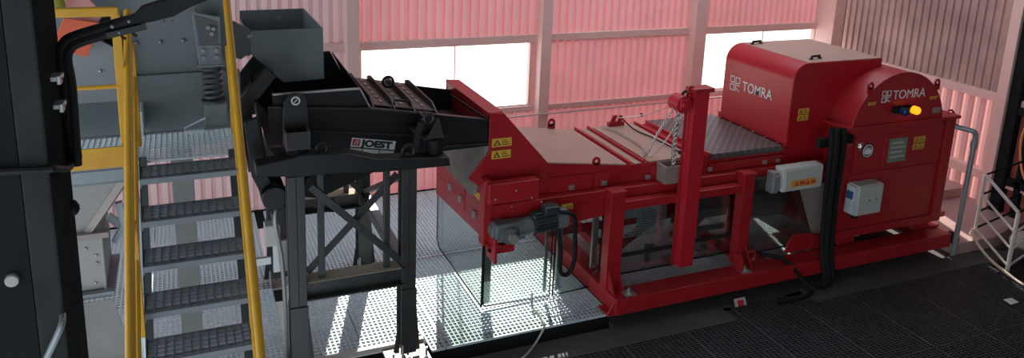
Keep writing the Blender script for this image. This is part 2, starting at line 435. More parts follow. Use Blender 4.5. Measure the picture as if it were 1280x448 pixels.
# base frame
mb = MB().box(3.68, 8.27, 5.72, 5.94, 0.0, 0.165).box(3.68, 8.27, 7.95, 8.15, 0.0, 0.165)
for a in (3.68, 5.5, 8.05): mb.box(a, a+0.2, 5.94, 7.95, 0.0, 0.16)
mb.py([(3.60, 0.0), (3.69, 0.0), (3.69, 0.15)], 5.75, 5.77).box(3.60, 3.69, 5.73, 5.93, 0.0, 0.012)
mb.bar((3.9, 6.2, 0.36), (3.9, 7.9, 0.36), 0.09, 0.09).bar((3.25, 6.45, 0.60), (4.3, 6.45, 0.60), 0.07, 0.07)
P('base_frame', mb, bevel=0.008)
mb = MB().box(4.0, 4.012, 5.716, 5.722, 0.02, 0.15).box(6.9, 6.912, 5.716, 5.722, 0.02, 0.16).box(7.35, 7.37, 5.716, 5.722, 0.02, 0.16)
pieces('weld_seam', mb, REDB, M)
for x in (3.86, 5.26):
    b = MB().cyl((x, 5.80, 0.165), (x, 5.80, 0.225), 0.016, 8).cyl((x, 5.80, 0.165), (x, 5.80, 0.19), 0.034, 6).box(x-0.06, x+0.06, 5.745, 5.86, 0.165, 0.175)
    P('anchor_bolt', b, STEEL, bevel=0)
# uprights of the hoist frame
for x, xb in ((3.68, 3.84), (5.26, 5.40)):
    u = P('upright', MB().box(x, xb, 5.94, 6.06, 0.16, 1.16))
    build('cap', MB().box(x-0.008, xb+0.008, 5.932, 6.068, 1.16, 1.185), RED, u, bevel=0.004)
    g = MB().px([(5.72+0.09, 0.165), (5.94, 0.165), (5.94, 0.37)], x+0.02, x+0.035).px([(5.81, 0.165), (5.94, 0.165), (5.94, 0.37)], xb-0.035, xb-0.02)
    pieces('gusset', g, RED, u)
P('lug', MB().px([(5.84+0.07*math.cos(t*PI/8), 0.26+0.075*math.sin(t*PI/8)) for t in range(9)]+[(5.77, 0.165), (5.91, 0.165)], 5.20, 5.225), RED)
P('crossbar', MB().box(3.84, 5.26, 5.955, 6.045, 0.975, 1.06), RED)
mast = P('hoist_mast', MB().box(4.475, 4.645, 5.86, 5.95, 0.30, 2.13), REDB)
build('mast_cap', MB().box(4.44, 4.68, 5.83, 5.98, 2.13, 2.175), RED, mast, bevel=0.008)
build('mast_flange', MB().box(4.445, 4.475, 5.95, 5.965, 0.30, 2.13), RED, mast)
build('eye', MB().ring((4.45, 5.90, 2.15), 0.035, 0.010, 'y'), RED, mast)
# chute at the left end
poly = [(2.50, 2.005), (2.634, 1.99), (3.11, 1.455), (3.11, 1.28), (2.44, 1.28), (2.31, 1.40), (2.50, 1.63)]
P('chute_side', MB().py(poly, 6.18, 6.20), RED, bevel=0.003)
P('chute_side', MB().py(poly, 7.42, 7.44), RED, bevel=0.003)
P('chute_top', MB().box(2.49, 2.634, 6.20, 7.42, 1.985, 2.0), RED, bevel=0.003)
P('chute_roof', MB().py([(2.634, 1.99), (3.10, 1.455), (3.08, 1.44), (2.615, 1.975)], 6.2, 7.42), RED, bevel=0)
P('chute_flap', MB().plate([(2.505, 6.24, 1.99), (2.505, 7.40, 1.99), (2.53, 7.40, 1.72), (2.53, 6.24, 1.72)], 0.01), RED, bevel=0)
lip = P('chute_lip', MB().plate([(2.53, 6.26, 1.68), (2.53, 7.25, 1.68), (2.40, 7.25, 1.27), (2.40, 6.26, 1.27)], 0.016), RUBG, bevel=0.003, label='grey metal chute lip')
build('lip_flange', MB().plate([(2.40, 6.26, 1.27), (2.40, 7.25, 1.27), (2.385, 7.25, 1.19), (2.385, 6.26, 1.19)], 0.012), RUBG, lip)
build('lip_edge', MB().bar((2.525, 6.25, 1.68), (2.395, 6.25, 1.22), 0.02, 0.05), STEEL, lip)
# red apron under the lip with warning strips and latches
ap = P('apron', MB().px([(6.19, 0.76), (7.68, 0.64), (7.68, 1.38), (6.19, 1.38)], 2.49, 2.53), RED, bevel=0.004)
build('apron_seam', MB().box(2.484, 2.49, 6.75, 6.762, 0.82, 1.34).plate([(2.486, 6.2, 0.93), (2.486, 7.66, 0.86), (2.486, 7.66, 0.872), (2.486, 6.2, 0.942)], 0.005), REDB, ap)
for a, b in ((6.30, 6.66), (6.90, 7.25)):
    build('warning_strip', MB().box(2.480, 2.489, a, b, 1.10, 1.17), YELL, ap, label='yellow warning strip')
for y in (6.45, 6.85, 7.18): build('latch', MB().box(2.465, 2.488, y-0.03, y+0.03, 0.88, 0.95).cyl((2.46, y, 0.91), (2.49, y, 0.91), 0.014, 8), STEEL, ap)
P('corner_post', MB().box(2.42, 2.50, 6.06, 6.18, 0.77, 1.40).cyl((2.455, 6.05, 1.385), (2.455, 6.19, 1.385), 0.03, 10), RED)
# lower side skin
P('side_skin', MB().py([(2.46, 0.77), (3.75, 0.895), (6.30, 1.0), (6.30, 1.15), (2.46, 1.15)], 6.08, 6.22), RED, bevel=0.008)
P('skin_ridge', MB().py([(2.46, 1.02), (6.2, 1.075), (6.2, 1.085), (2.46, 1.032)], 6.07, 6.082), RED, bevel=0.003)
P('side_skin_far', MB().box(2.5, 6.30, 7.36, 7.44, 0.75, 1.15), RED)
P('side_box', MB().box(2.44, 2.93, 5.99, 6.10, 1.20, 1.39), RED, bevel=0.006)
pieces('bolt', MB().ball((2.50, 5.985, 1.25), 0.010).ball((2.70, 5.985, 1.31), 0.010).ball((2.86, 5.985, 1.22), 0.010).ball((2.7, 6.07, 1.12), 0.010).ball((3.0, 6.07, 1.13), 0.010), STEEL, M)
P('body_underside', MB().box(2.53, 6.2, 6.22, 7.36, 0.93, 0.96), RED, bevel=0)
# yellow isolator latch
P('isolator', MB().box(3.21, 3.33, 6.05, 6.08, 1.02, 1.07).cyl((3.24, 6.03, 1.045), (3.24, 6.08, 1.045), 0.02, 10), YELL, bevel=0.003, label='small yellow isolator latch')
# hood with lids
P('hood_body', MB().py([(2.85, 1.15), (2.85, 1.40), (3.11, 1.45), (4.0, 1.335), (6.0, 1.335), (6.0, 1.15)], 6.20, 7.34), RED, bevel=0.004)
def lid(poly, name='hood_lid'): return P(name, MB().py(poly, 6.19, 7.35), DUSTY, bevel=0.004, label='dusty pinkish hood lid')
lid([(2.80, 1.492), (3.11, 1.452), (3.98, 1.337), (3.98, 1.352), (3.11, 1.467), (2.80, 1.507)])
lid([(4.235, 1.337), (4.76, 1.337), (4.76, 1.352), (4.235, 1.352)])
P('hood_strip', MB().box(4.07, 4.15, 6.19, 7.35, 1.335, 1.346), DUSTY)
for a in (4.0, 4.16, 4.78, 4.94): P('lid_flange', MB().box(a, a+0.018, 6.18, 7.36, 1.31, 1.375), REDB, bevel=0.003)
for a, b in ((3.13, 3.60), (3.62, 3.78), (4.26, 4.36), (4.72, 4.95)):
    P('skirt_panel', MB().box(a, b, 6.175, 6.20, 1.15, 1.30), RED, bevel=0.004)
for x in (3.36, 3.72, 4.22, 4.98, 5.7, 5.88): P('clip', MB().box(x-0.025, x+0.025, 6.15, 6.178, 1.17, 1.215), STEEL, bevel=0.003)
def eye(x, y, z, h=0.11, w=0.075, axis='x'):
    out = [(w*math.cos(PI*t/8), h-w+w*math.sin(PI*t/8)) for t in range(9)]
    mbx = MB(); R, r = w, w*0.45; o = 0
    # ring plate built of wedges plus a foot
    k = 14; c = h-w
    for i in range(k):
        a, b = 2*PI*i/k, 2*PI*(i+1)/k
        mbx.py([(x+r*math.cos(a), z+c+r*math.sin(a)), (x+R*math.cos(a), z+c+R*math.sin(a)), (x+R*math.cos(b), z+c+R*math.sin(b)), (x+r*math.cos(b), z+c+r*math.sin(b))], y, y+0.016)
    mbx.py([(x-R, z), (x+R, z), (x+R, z+c), (x+R*0.9, z+c-R*0.45), (x-R*0.9, z+c-R*0.45), (x-R, z+c)], y, y+0.016)
    return mbx
P('lifting_lug', eye(3.62, 6.165, 1.34, 0.13, 0.042), RED, bevel=0)
P('lifting_lug', eye(3.70, 7.33, 1.375, 0.13, 0.045), RED, bevel=0)
cl = P('clamp', MB().box(4.42, 4.62, 7.30, 7.36, 1.352, 1.40).py([(4.44, 1.40), (4.47, 1.48), (4.53, 1.48), (4.50, 1.40)], 7.31, 7.33).py([(4.53, 1.40), (4.56, 1.48), (4.60, 1.47), (4.59, 1.40)], 7.31, 7.33), RED, bevel=0.004)
# diamond plate cover
P('diamond_cover', MB().box(5.0, 5.93, 6.17, 7.40, 1.338, 1.352).box(5.0, 5.93, 6.17, 6.178, 1.29, 1.338), CHECK, bevel=0.003, label='grey diamond plate cover')
P('cover_frame', MB().box(4.98, 6.0, 6.17, 6.19, 1.15, 1.25), RED)
# sensor hood (large rounded box)
x0, x1, z0, z1, R = 6.0, 7.27, 1.09, 2.25, 0.20
prof = [(x0, z0)]+[(x0+R-R*math.cos(a*PI/2/10), z1-R+R*math.sin(a*PI/2/10)) for a in range(11)]+[(x1, z1), (x1, z0)]
sh = P('sensor_hood', MB().py(prof, 6.20, 7.34), BOXRED, bevel=0.012, smooth=True)
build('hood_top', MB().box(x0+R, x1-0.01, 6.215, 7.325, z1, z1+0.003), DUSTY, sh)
build('foot_flange', MB().box(5.93, 6.0, 6.18, 7.36, 1.29, 1.335).box(5.985, 6.0, 6.18, 7.36, 1.29, 1.40), RED, sh, bevel=0.003)
b = MB()
for i in range(6): b.cyl((5.955, 6.28+i*0.2, 1.335), (5.955, 6.28+i*0.2, 1.355), 0.016, 6)
pieces('bolt', b, STEEL, sh)
for x, y in ((6.33, 7.20), (6.42, 6.34)):
    build('handle', MB().tube([(x-0.07, y, z1), (x-0.065, y, z1+0.035), (x+0.065, y+0.02, z1+0.035), (x+0.07, y+0.02, z1)], 0.014, 8).box(x-0.095, x-0.05, y-0.015, y+0.015, z1, z1+0.012).box(x+0.05, x+0.095, y+0.005, y+0.035, z1, z1+0.012), BLACKD, sh, label='black grab handle', smooth=True)
def emblem(o, xd, yd, s, parent):
    """open square emblem of thin strokes"""
    o, xd, yd = Vector(o), Vector(xd).normalized(), Vector(yd).normalized(); zd = xd.cross(yd)
    mbx = MB()
    L = [((0,1),(0.42,1)),((0.42,1),(0.42,0.58)),((0,1),(0,0.58)),((0,0.58),(0.42,0.58)),((0.58,1),(1,1)),((1,1),(1,0.58)),((0.58,1),(0.58,0.58)),((0.58,0.58),(1,0.58)),
         ((0,0.42),(0,0)),((0,0),(0.42,0)),((0.42,0.42),(0.42,0)),((0.58,0.42),(0.58,0)),((0.58,0.42),(1,0.42)),((0.58,0.25),(1,0.0)),((0,0.42),(0.42,0.42)),((0.42,0.58),(0.58,0.42))]
    for (a, b), (c, d) in L:
        p = o+xd*a*s+yd*b*s+zd*0.002; q = o+xd*c*s+yd*d*s+zd*0.002
        if (q-p).length > 1e-6: mbx.bar(p, q, 0.065*s, 0.003, ref=zd)
    return build('emblem', mbx, WHITE, parent)
sl = (0, -1, 0.0)
emblem((5.997, 7.20, 1.72), (0, -1, 0.02), (0, 0.02, 1), 0.165, sh)
text('lettering', 'TOMRA', 0.165, (5.996, 6.985, 1.755), (0, -1, 0.03), (0, 0.03, 1), WHITE, sh, bold=0.001, widthto=0.50)
def sticker(x0, x1, z0, z1, y, parent, name='warning_sticker'):
    s = build(name, MB().box(x0, x1, y-0.003, y, z0, z1), YELL, parent, label='yellow warning sticker')
    w, h = x1-x0, z1-z0
    p = MB().py([(x0+0.08*w, z0+0.15*h), (x0+0.45*w, z0+0.15*h), (x0+0.265*w, z0+0.85*h)], y-0.005, y-0.003)
    for k in range(3): p.box(x0+0.52*w, x0+(0.93-0.1*k)*w, y-0.005, y-0.003, z0+(0.2+0.25*k)*h, z0+(0.28+0.25*k)*h)
    build('print', p, BLK, s)
    build('print_inset', MB().py([(x0+0.17*w, z0+0.23*h), (x0+0.36*w, z0+0.23*h), (x0+0.265*w, z0+0.62*h)], y-0.006, y-0.005), YELL, s)
    return s
sticker(6.12, 6.27, 1.68, 1.745, 6.20, M); sticker(6.12, 6.27, 1.605, 1.67, 6.20, M)
sticker(2.525, 2.72, 1.675, 1.755, 6.18, M); sticker(2.525, 2.715, 1.56, 1.64, 6.18, M)
# dome and control cabinet
cx, cz, R = 7.27, 1.485, 0.675
arc = [(cx-R*math.cos(PI*t/28), cz+R*math.sin(PI*t/28)) for t in range(29)]
P('dome', MB().py(arc, 5.90, 7.0), RED, smooth=True, bevel=0.006)
R2 = 0.70
arc2 = [(cx-R2*math.cos(PI*t/32), cz+R2*math.sin(PI*t/32)*0.97) for t in range(33)]
df = P('dome_front', MB().py(arc2, 5.868, 5.902), RED, smooth=True, bevel=0.004)
for x, z in ((6.78, 1.955), (7.80, 1.925)):
    build('lug', eye(x, 5.875, z, 0.13, 0.042), RED, df)
emblem((6.955, 5.866, 1.845), (1, 0, 0.0), (0, 0, 1), 0.125, df)
text('lettering', 'TOMRA', 0.145, (7.115, 5.866, 1.868), (1, 0, 0.0), (0.0, 0, 1), WHITE, df, bold=0.0, widthto=0.50)
for x in (6.76, 7.70):
    build('small_text', MB().box(x, x+0.12, 5.864, 5.868, 1.845, 1.858).box(x, x+0.11, 5.864, 5.868, 1.825, 1.837), YELL, df, label='yellow line of print')
build('type_plate', MB().box(7.78, 7.90, 5.862, 5.868, 1.655, 1.72), STEEL, df)
cab = P('cabinet', MB().box(6.56, 8.19, 5.90, 7.25, 0.30, 1.57), RED, bevel=0.01)
build('cabinet_ledge', MB().box(6.48, 8.23, 5.83, 7.26, 1.565, 1.60), RED, cab, bevel=0.006)
build('bottom_rail', MB().box(6.54, 8.22, 5.87, 5.90, 0.28, 0.37), RED, cab, bevel=0.006)
pieces('skid', MB().box(6.7, 6.95, 5.95, 7.2, 0.165, 0.30).box(7.9, 8.15, 5.95, 7.2, 0.165, 0.30), RED, cab)
build('skid_gap_shade', MB().box(6.9, 8.0, 6.25, 7.2, 0.17, 0.29), BELT, cab)  # dark block stands in for the shade between the skids
dr = build('cabinet_door', MB().box(6.68, 8.02, 5.872, 5.90, 1.06, 1.53), RED, cab, bevel=0.006)
build('door_panel', MB().box(6.66, 8.02, 5.885, 5.90, 0.40, 1.03), RED, cab, bevel=0.004)
sf = build('side_flange', MB().box(8.06, 8.20, 5.862, 5.90, 0.34, 1.56), RED, cab, bevel=0.004)
b = MB()
for i in range(8): b.cyl((8.13, 5.853, 0.42+i*0.15), (8.13, 5.864, 0.42+i*0.15), 0.012, 6)
pieces('flange_bolt', b, RED, sf)
wf = build('display_frame', MB().box(7.10, 7.50, 5.858, 5.874, 1.10, 1.46), RED, dr, bevel=0.005)
build('display', MB().box(7.17, 7.44, 5.852, 5.859, 1.13, 1.41), SCREENM, dr, label='pale display window')
b = MB()
for i in range(4): b.box(7.20, 7.41-0.03*(i % 2), 5.850, 5.853, 1.18+i*0.055, 1.205+i*0.055)
build('display_rows', b, mat('display_rows', (0.42, 0.46, 0.40), 0.3), dr, stuff=True)
sticker(7.56, 7.74, 1.32, 1.39, 5.872, dr); sticker(7.56, 7.74, 1.235, 1.305, 5.872, dr)
pg = build('pictogram', MB().disc((6.86, 5.866, 1.30), 0.085, 0.006), BLK, dr, label='round black and white hearing protection sign')
build('pictogram_ring', MB().ring((6.86, 5.865, 1.30), 0.068, 0.006, 'y', 24), WHITE, pg)
build('pictogram_head', MB().disc((6.86, 5.861, 1.29), 0.030, 0.004, sy=1.3).box(6.81, 6.828, 5.861, 5.865, 1.265, 1.315).box(6.892, 6.91, 5.861, 5.865, 1.265, 1.315).ring((6.86, 5.863, 1.30), 0.042, 0.004, 'y', 18), WHITE, pg)
build('door_latch', MB().box(6.68, 6.74, 5.84, 5.872, 1.36, 1.42).cyl((6.71, 5.83, 1.39), (6.71, 5.84, 1.39), 0.02, 10).bar((6.71, 5.83, 1.39), (6.70, 5.83, 1.33), 0.012, 0.012), CHROME, dr, label='chrome door latch')
for x, m, nm, lb in ((7.37, AMBER, 'amber_beacon', 'lit amber beacon'), (7.20, BLUEL, 'blue_beacon', 'unlit blue beacon')):
    bc = build('beacon_base', MB().box(x-0.07, x+0.05, 5.80, 5.868, 1.715, 1.785), BLACKD, df, bevel=0.008)
    build(nm, MB().cyl((x+0.01, 5.80, 1.75), (x+0.01, 5.75, 1.75), 0.045, 16).ball((x+0.01, 5.75, 1.75), 0.045, 14, sy=0.8), m, df, label=lb, smooth=True)
# junction boxes on the body
jb = P('junction_box', MB().box(5.70, 6.24, 5.86, 6.0, 0.955, 1.215), BEIGE, bevel=0.012, label='cream junction box with orange warning strip')
build('box_lid', MB().box(5.715, 6.225, 5.845, 5.862, 0.97, 1.20), BEIGE, jb, bevel=0.008)
ws = build('warning_strip', MB().box(5.80, 6.14, 5.838, 5.846, 1.01, 1.085), mat('orange_label', (0.75, 0.33, 0.05), 0.5), jb)
build('print', MB().py([(5.84, 1.022), (5.90, 1.022), (5.87, 1.075)], 5.834, 5.838).py([(5.99, 1.022), (6.05, 1.022), (6.02, 1.075)], 5.834, 5.838).box(5.91, 5.98, 5.834, 5.838, 1.03, 1.065).box(6.06, 6.12, 5.834, 5.838, 1.03, 1.065), mat('label_red', (0.5, 0.08, 0.03), 0.5), ws)
P('terminal_strip', MB().box(5.60, 5.68, 5.90, 6.0, 0.94, 1.17).box(5.605, 5.675, 5.88, 5.90, 0.97, 1.14), STEEL, bevel=0.004)
pieces('cable_gland', MB().cyl((5.62, 5.94, 0.94), (5.62, 5.94, 0.89), 0.02, 8).cyl((5.66, 5.94, 0.94), (5.66, 5.94, 0.88), 0.015, 8).cyl((5.80, 5.93, 0.955), (5.80, 5.93, 0.91), 0.018, 8), BLACKD, M)
P('bracket_rail', MB().box(5.45, 5.62, 6.0, 6.08, 0.95, 1.08).cyl((5.50, 5.99, 1.02), (5.50, 6.05, 1.02), 0.03, 10), BELT)
mi = P('mains_box', MB().box(6.66, 7.03, 5.74, 5.885, 0.60, 0.955), BEIGE, bevel=0.014, label='pale grey mains box')
build('box_lid', MB().box(6.67, 7.02, 5.722, 5.742, 0.61, 0.945), BEIGE, mi, bevel=0.01)
build('box_side', MB().box(6.63, 6.66, 5.75, 5.87, 0.62, 0.94), GALV, mi)
build('switch', MB().box(6.60, 6.64, 5.77, 5.84, 0.80, 0.88), mat('blue_switch', (0.05, 0.10, 0.25), 0.4), mi)
pieces('gland', MB().cyl((6.70, 5.80, 0.60), (6.70, 5.80, 0.55), 0.018, 8).cyl((6.76, 5.80, 0.60), (6.76, 5.80, 0.55), 0.018, 8), BLACKD, mi)
pieces('lid_screw', MB().ball((6.83, 5.72, 0.78), 0.008).ball((6.93, 5.72, 0.79), 0.008), BLK, mi)
# black cable duct running down between hood and cabinet
cb = MB()
for i, (dx, dy, r) in enumerate(((0, 0, .034), (.05, .03, .03), (-.05, .02, .028), (.1, .0, .026), (.02, .07, .03), (.145, .03, .022))):
    cb.tube(bez([(6.33+dx, 5.84+dy, 1.60), (6.33+dx, 5.81+dy, 1.35), (6.33+dx*0.9, 5.80+dy, 0.9), (6.31+dx*0.8, 5.76+dy*0.8, 0.45), (6.28+dx*0.7, 5.70+dy*0.6, 0.19), (6.26+dx*0.7, 5.62+dy*0.5, 0.0), (6.16+dx, 5.60+dy*0.5, -0.075)]), r, 8)
P('cable_bundle', cb, BLACKD, bevel=0, smooth=True, label='thick black cable bundle')
pieces('cable_clamp', MB().box(6.14, 6.42, 5.86, 5.92, 1.40, 1.50).box(6.40, 6.60, 5.84, 5.90, 1.42, 1.52), BLACKD, M, bevel=0.006)
P('hood_side_panel', MB().box(6.0, 6.56, 6.10, 6.2, 1.02, 1.10).box(6.1, 6.5, 6.04, 6.10, 1.15, 1.17), RED)
P('duct_plate', MB().plate([(6.10, 6.02, 0.90), (6.50, 6.02, 0.92), (6.50, 6.02, 0.20), (6.42, 6.02, 0.20)], 0.01), LPLATE, bevel=0, label='pale grey triangular plate')
P('red_bracket', MB().py([(5.95, 0.17), (6.3, 0.17), (6.34, 0.36), (6.06, 0.38), (5.98, 0.30)], 5.96, 5.98).box(6.3, 6.56, 5.95, 6.0, 0.165, 0.32), RED)
P('pedal_lug', MB().ring((5.44, 5.93, 0.24), 0.06, 0.02, 'y', 14).box(5.40, 5.48, 5.92, 5.94, 0.165, 0.22), RED, bevel=0)
# gearmotor
gm = P('gearmotor', MB().cyl((2.56, 5.95, 0.93), (2.56, 6.08, 0.93), 0.10, 16).box(2.48, 2.78, 5.90, 6.04, 0.86, 1.03), BLUEG, bevel=0.02, smooth=True, label='grey geared motor')
build('gear_flange', MB().cyl((2.60, 5.90, 0.93), (2.60, 5.86, 0.93), 0.075, 14).cyl((2.70, 5.96, 0.95), (2.85, 5.96, 0.965), 0.085, 16), BLUEG, gm, smooth=True)
build('shaft_cap', MB().cyl((2.62, 5.86, 0.92), (2.62, 5.80, 0.92), 0.045, 6), RUBG, gm)
mo = MB().cyl((2.85, 5.95, 0.985), (3.12, 5.95, 1.0), 0.088, 20)
for k in range(20):
    a = 2*PI*k/20; mo.bar((2.87, 5.95+0.095*math.cos(a), 0.985+0.095*math.sin(a)), (3.08, 5.95+0.095*math.cos(a), 1.0+0.095*math.sin(a)), 0.008, 0.02, ref=(0, math.cos(a), math.sin(a)))
build('motor_body', mo, MOTOR, gm)
build('fan_cowl', MB().cyl((3.08, 5.95, 0.997), (3.19, 5.95, 1.003), 0.098, 20), BLUEG, gm, smooth=True)
build('terminal_box', MB().box(2.95, 3.10, 5.87, 5.99, 1.07, 1.15), MOTOR, gm, bevel=0.012)
P('shaft_bracket', MB().box(2.47, 2.50, 5.90, 6.10, 0.66, 0.90).box(2.47, 2.70, 5.97, 6.06, 0.72, 0.80).cyl((2.42, 5.98, 0.80), (2.56, 5.98, 0.80), 0.022, 8), RED)
P('motor_cable', MB().tube(bez([(3.08, 5.87, 1.10), (3.22, 5.84, 1.06), (3.26, 5.86, 0.88), (3.27, 5.86, 0.60), (3.21, 5.86, 0.46), (3.13, 5.86, 0.50), (3.12, 5.87, 0.72), (3.10, 5.9, 0.92)]), 0.022, 8), BLACKD, bevel=0, smooth=True, label='black looped motor cable')
# clear guards
gl = P('side_guard', MB().px([(6.27, 0.03), (7.58, 0.03), (7.66, 0.10), (7.66, 0.72), (6.27, 0.80)], 2.50, 2.508), GLASS, bevel=0, label='clear side guard panel')
build('guard_edging', MB().tube([(2.504, 6.26, 0.78), (2.504, 6.26, 0.03)], 0.009, 6).tube([(2.504, 7.66, 0.66), (2.504, 7.66, 0.10), (2.504, 7.58, 0.03), (2.504, 6.27, 0.03)], 0.007, 6), BLACKD, gl)
build('guard_stile', MB().box(2.51, 2.56, 6.28, 6.30, 0.04, 0.78).box(2.51, 2.52, 7.50, 7.54, 0.10, 0.70), STEEL, gl)
g1 = P('front_guard', MB().py([(2.51, 0.03), (3.24, 0.005), (3.24, 0.86), (2.51, 0.80)], 6.262, 6.27), GLASS, bevel=0, label='clear front guard, left pane')
build('guard_edging', MB().tube([(2.52, 6.266, 0.80), (2.52, 6.266, 0.05), (2.545, 6.266, 0.025), (3.235, 6.266, 0.01), (3.24, 6.266, 0.86)], 0.008, 6), BLACKD, g1)
build('guard_stile', MB().box(2.55, 2.60, 6.275, 6.30, 0.05, 0.80).box(3.17, 3.20, 6.275, 6.30, 0.06, 0.86), STEEL, g1)
g2 = P('front_guard', MB().py([(3.27, 0.005), (3.70, 0.025), (3.70, 0.14), (3.78, 0.20), (3.80, 0.82), (3.27, 0.86)], 6.262, 6.27), GLASS, bevel=0, label='clear front guard, right pane')
build('guard_edging', MB().tube([(3.27, 6.266, 0.86), (3.27, 6.266, 0.008), (3.69, 6.266, 0.025), (3.72, 6.266, 0.06), (3.72, 6.266, 0.13), (3.79, 6.266, 0.19), (3.80, 6.266, 0.82)], 0.009, 6), BLACKD, g2)
build('guard_stile', MB().box(3.70, 3.76, 6.28, 6.31, 0.22, 0.82).box(3.31, 3.36, 6.28, 6.31, 0.05, 0.86), STEEL, g2)
for i, (a, b, z) in enumerate(((3.90, 4.63, 0.24), (4.70, 5.36, 0.26))):
    g = P('window_panel', MB().plate([(a, 6.10, 0.90), (b, 6.10, 0.90), (b+0.05, 6.06, z), (a, 6.06, z)], 0.008), GLASSD, bevel=0, label=('dark glazed guard panel left of the mast', 'dark glazed guard panel right of the mast')[i])
    build('panel_frame', MB().tube([(a, 6.09, 0.90), (a, 6.05, z), (b+0.05, 6.05, z), (b, 6.09, 0.90)], 0.010, 6), BLACKD, g)
    build('panel_rail', MB().bar((a, 6.055, z+0.20), (b+0.04, 6.055, z+0.20), 0.02, 0.035), BELT, g)
g = P('window_panel', MB().plate([(5.46, 6.10, 0.93), (6.16, 6.10, 0.95), (6.44, 6.05, 0.22), (5.50, 6.05, 0.20)], 0.008), GLASSD, bevel=0, label='large dark glazed panel below the cream junction box')
build('panel_frame', MB().tube([(5.46, 6.09, 0.93), (5.50, 6.04, 0.20), (6.44, 6.04, 0.22), (6.16, 6.09, 0.95)], 0.010, 6), BLACKD, g)
# dark inside of the machine
def vmesh(x0, x1, z0, z1, y, p=0.028, t=0.008):
    mbx = MB(); n = int((x1-x0)/p)
    for i in range(n+1): mbx.box(x0+i*p, x0+i*p+t, y, y+t, z0, z1)
    n = int((z1-z0)/p)
    for i in range(n+1): mbx.box(x0, x1, y-0.001, y+t+0.001, z0+i*p, z0+i*p+t)
    return mbx
P('pattern_mesh', vmesh(3.93, 4.68, 0.42, 0.92, 6.42), GALV, bevel=0, label='added mesh giving the grid pattern in the dark panel')  # added mesh, stands in for the grating pattern in the glass
P('pattern_mesh', vmesh(5.50, 6.30, 0.40, 0.92, 6.42), GALVD, bevel=0, label='added mesh giving the grid pattern in the dark panel')
P('conveyor_side', MB().box(4.75, 5.48, 6.42, 6.45, 0.50, 0.60).box(4.75, 5.48, 6.42, 6.45, 0.34, 0.40), LPLATE)
P('conveyor_belt', MB().py([(4.05, 0.55), (4.15, 0.47), (6.5, 0.47), (6.5, 0.72), (4.15, 0.72), (4.05, 0.66)], 6.60, 7.25), mat('conveyor_grey', (0.10, 0.105, 0.105), 0.5, noise=0.5))
P('inner_frame', MB().bar((4.0, 6.45, 0.78), (5.5, 6.45, 0.82), 0.06, 0.06).bar((4.0, 6.5, 0.2), (4.9, 6.5, 0.75), 0.06, 0.08).bar((4.9, 6.5, 0.2), (5.4, 6.5, 0.7), 0.06, 0.08).box(5.55, 5.62, 6.4, 6.48, 0.16, 0.9).box(3.96, 4.03, 6.4, 6.48, 0.16, 0.9), RED)
pieces('inner_bracket', MB().py([(4.30, 0.22), (4.36, 0.22), (4.40, 0.42), (4.28, 0.44)], 6.20, 6.22).box(4.55, 4.75, 6.15, 6.30, 0.17, 0.20).box(5.05, 5.15, 6.15, 6.30, 0.17, 0.26), STEEL, M)
P('inner_floor', grating(3.9, 6.5, 5.96, 7.90, 0.04, pb=0.045, pc=0.05, t=0.013), GALV, bevel=0, label='grating inside the guards')
# red hoses at the cabinet's right side
pieces('red_hose', MB().tube(bez([(8.20, 5.98, 1.62), (8.30, 6.0, 1.60), (8.35, 6.0, 1.48), (8.24, 6.02, 1.36)]), 0.012, 8).tube(bez([(8.20, 6.2, 0.80), (8.33, 6.15, 0.70), (8.36, 6.1, 0.50), (8.22, 6.1, 0.38)]), 0.015, 8), RED, M, smooth=True)
P('corner_bracket', MB().box(8.19, 8.34, 5.90, 6.30, 0.30, 0.36).box(8.16, 8.30, 5.92, 6.4, 0.165, 0.19), RED)

# ------------------------------------------------------------------ chain hoist
HO = thing('chain_hoist', 'red chain hoist hanging from the top of the red mast with its loose chains', 'hoist', (4.38, 5.93, 2.03))
build('hoist_body', MB().cyl((4.36, 5.86, 2.02), (4.36, 6.02, 2.02), 0.085, 20).box(4.31, 4.41, 5.84, 5.87, 1.97, 2.08).ball((4.36, 5.85, 2.02), 0.045, 12, sy=0.5), REDB, HO, bevel=0.006, smooth=True)
build('hook', MB().tube(bez([(4.38, 5.94, 2.10), (4.40, 5.93, 2.13), (4.44, 5.92, 2.145), (4.47, 5.90, 2.15)], 4), 0.014, 8), BLACKM, HO, smooth=True)
def chain(pts, L=0.036, r=0.0045, w=0.012):
    pts = [Vector(p) for p in pts]; mbx = MB(); i = 0; acc = 0; flip = 0; pos = pts[0].copy(); segs = []
    # resample
    out = [pts[0]]; rem = L*0.72
    for a, b in zip(pts[:-1], pts[1:]):
        d = (b-a).length; t = 0
        while d-t > rem:
            t += rem; out.append(a.lerp(b, t/d)); rem = L*0.72
        rem -= d-t
    for k, (a, b) in enumerate(zip(out[:-1], out[1:])):
        d = (b-a).normalized(); ref = Vector((1, 0.3, 0.2)) if k % 2 else Vector((0.2, 0.3, 1))
        s = d.cross(ref)
        if s.length < 1e-3: continue
        s = s.normalized()*w; e = d*L*0.5; m = (a+b)/2
        mbx.tube([m-e+s*0.5, m-e*0.6+s, m+e*0.6+s, m+e+s*0.5, m+e-s*0.5, m+e*0.6-s, m-e*0.6-s, m-e-s*0.5], r, 5, closed=True)
    return mbx
build('load_chain', chain([(4.37, 5.97, 1.94), (4.40, 6.03, 1.6), (4.46, 6.10, 1.18)], 0.04, 0.005, 0.013), CHAIN, HO, stuff=True)
build('load_chain', chain([(4.40, 5.99, 1.94), (4.43, 6.05, 1.6), (4.50, 6.12, 1.18)], 0.04, 0.005, 0.013), CHAIN, HO, stuff=True)
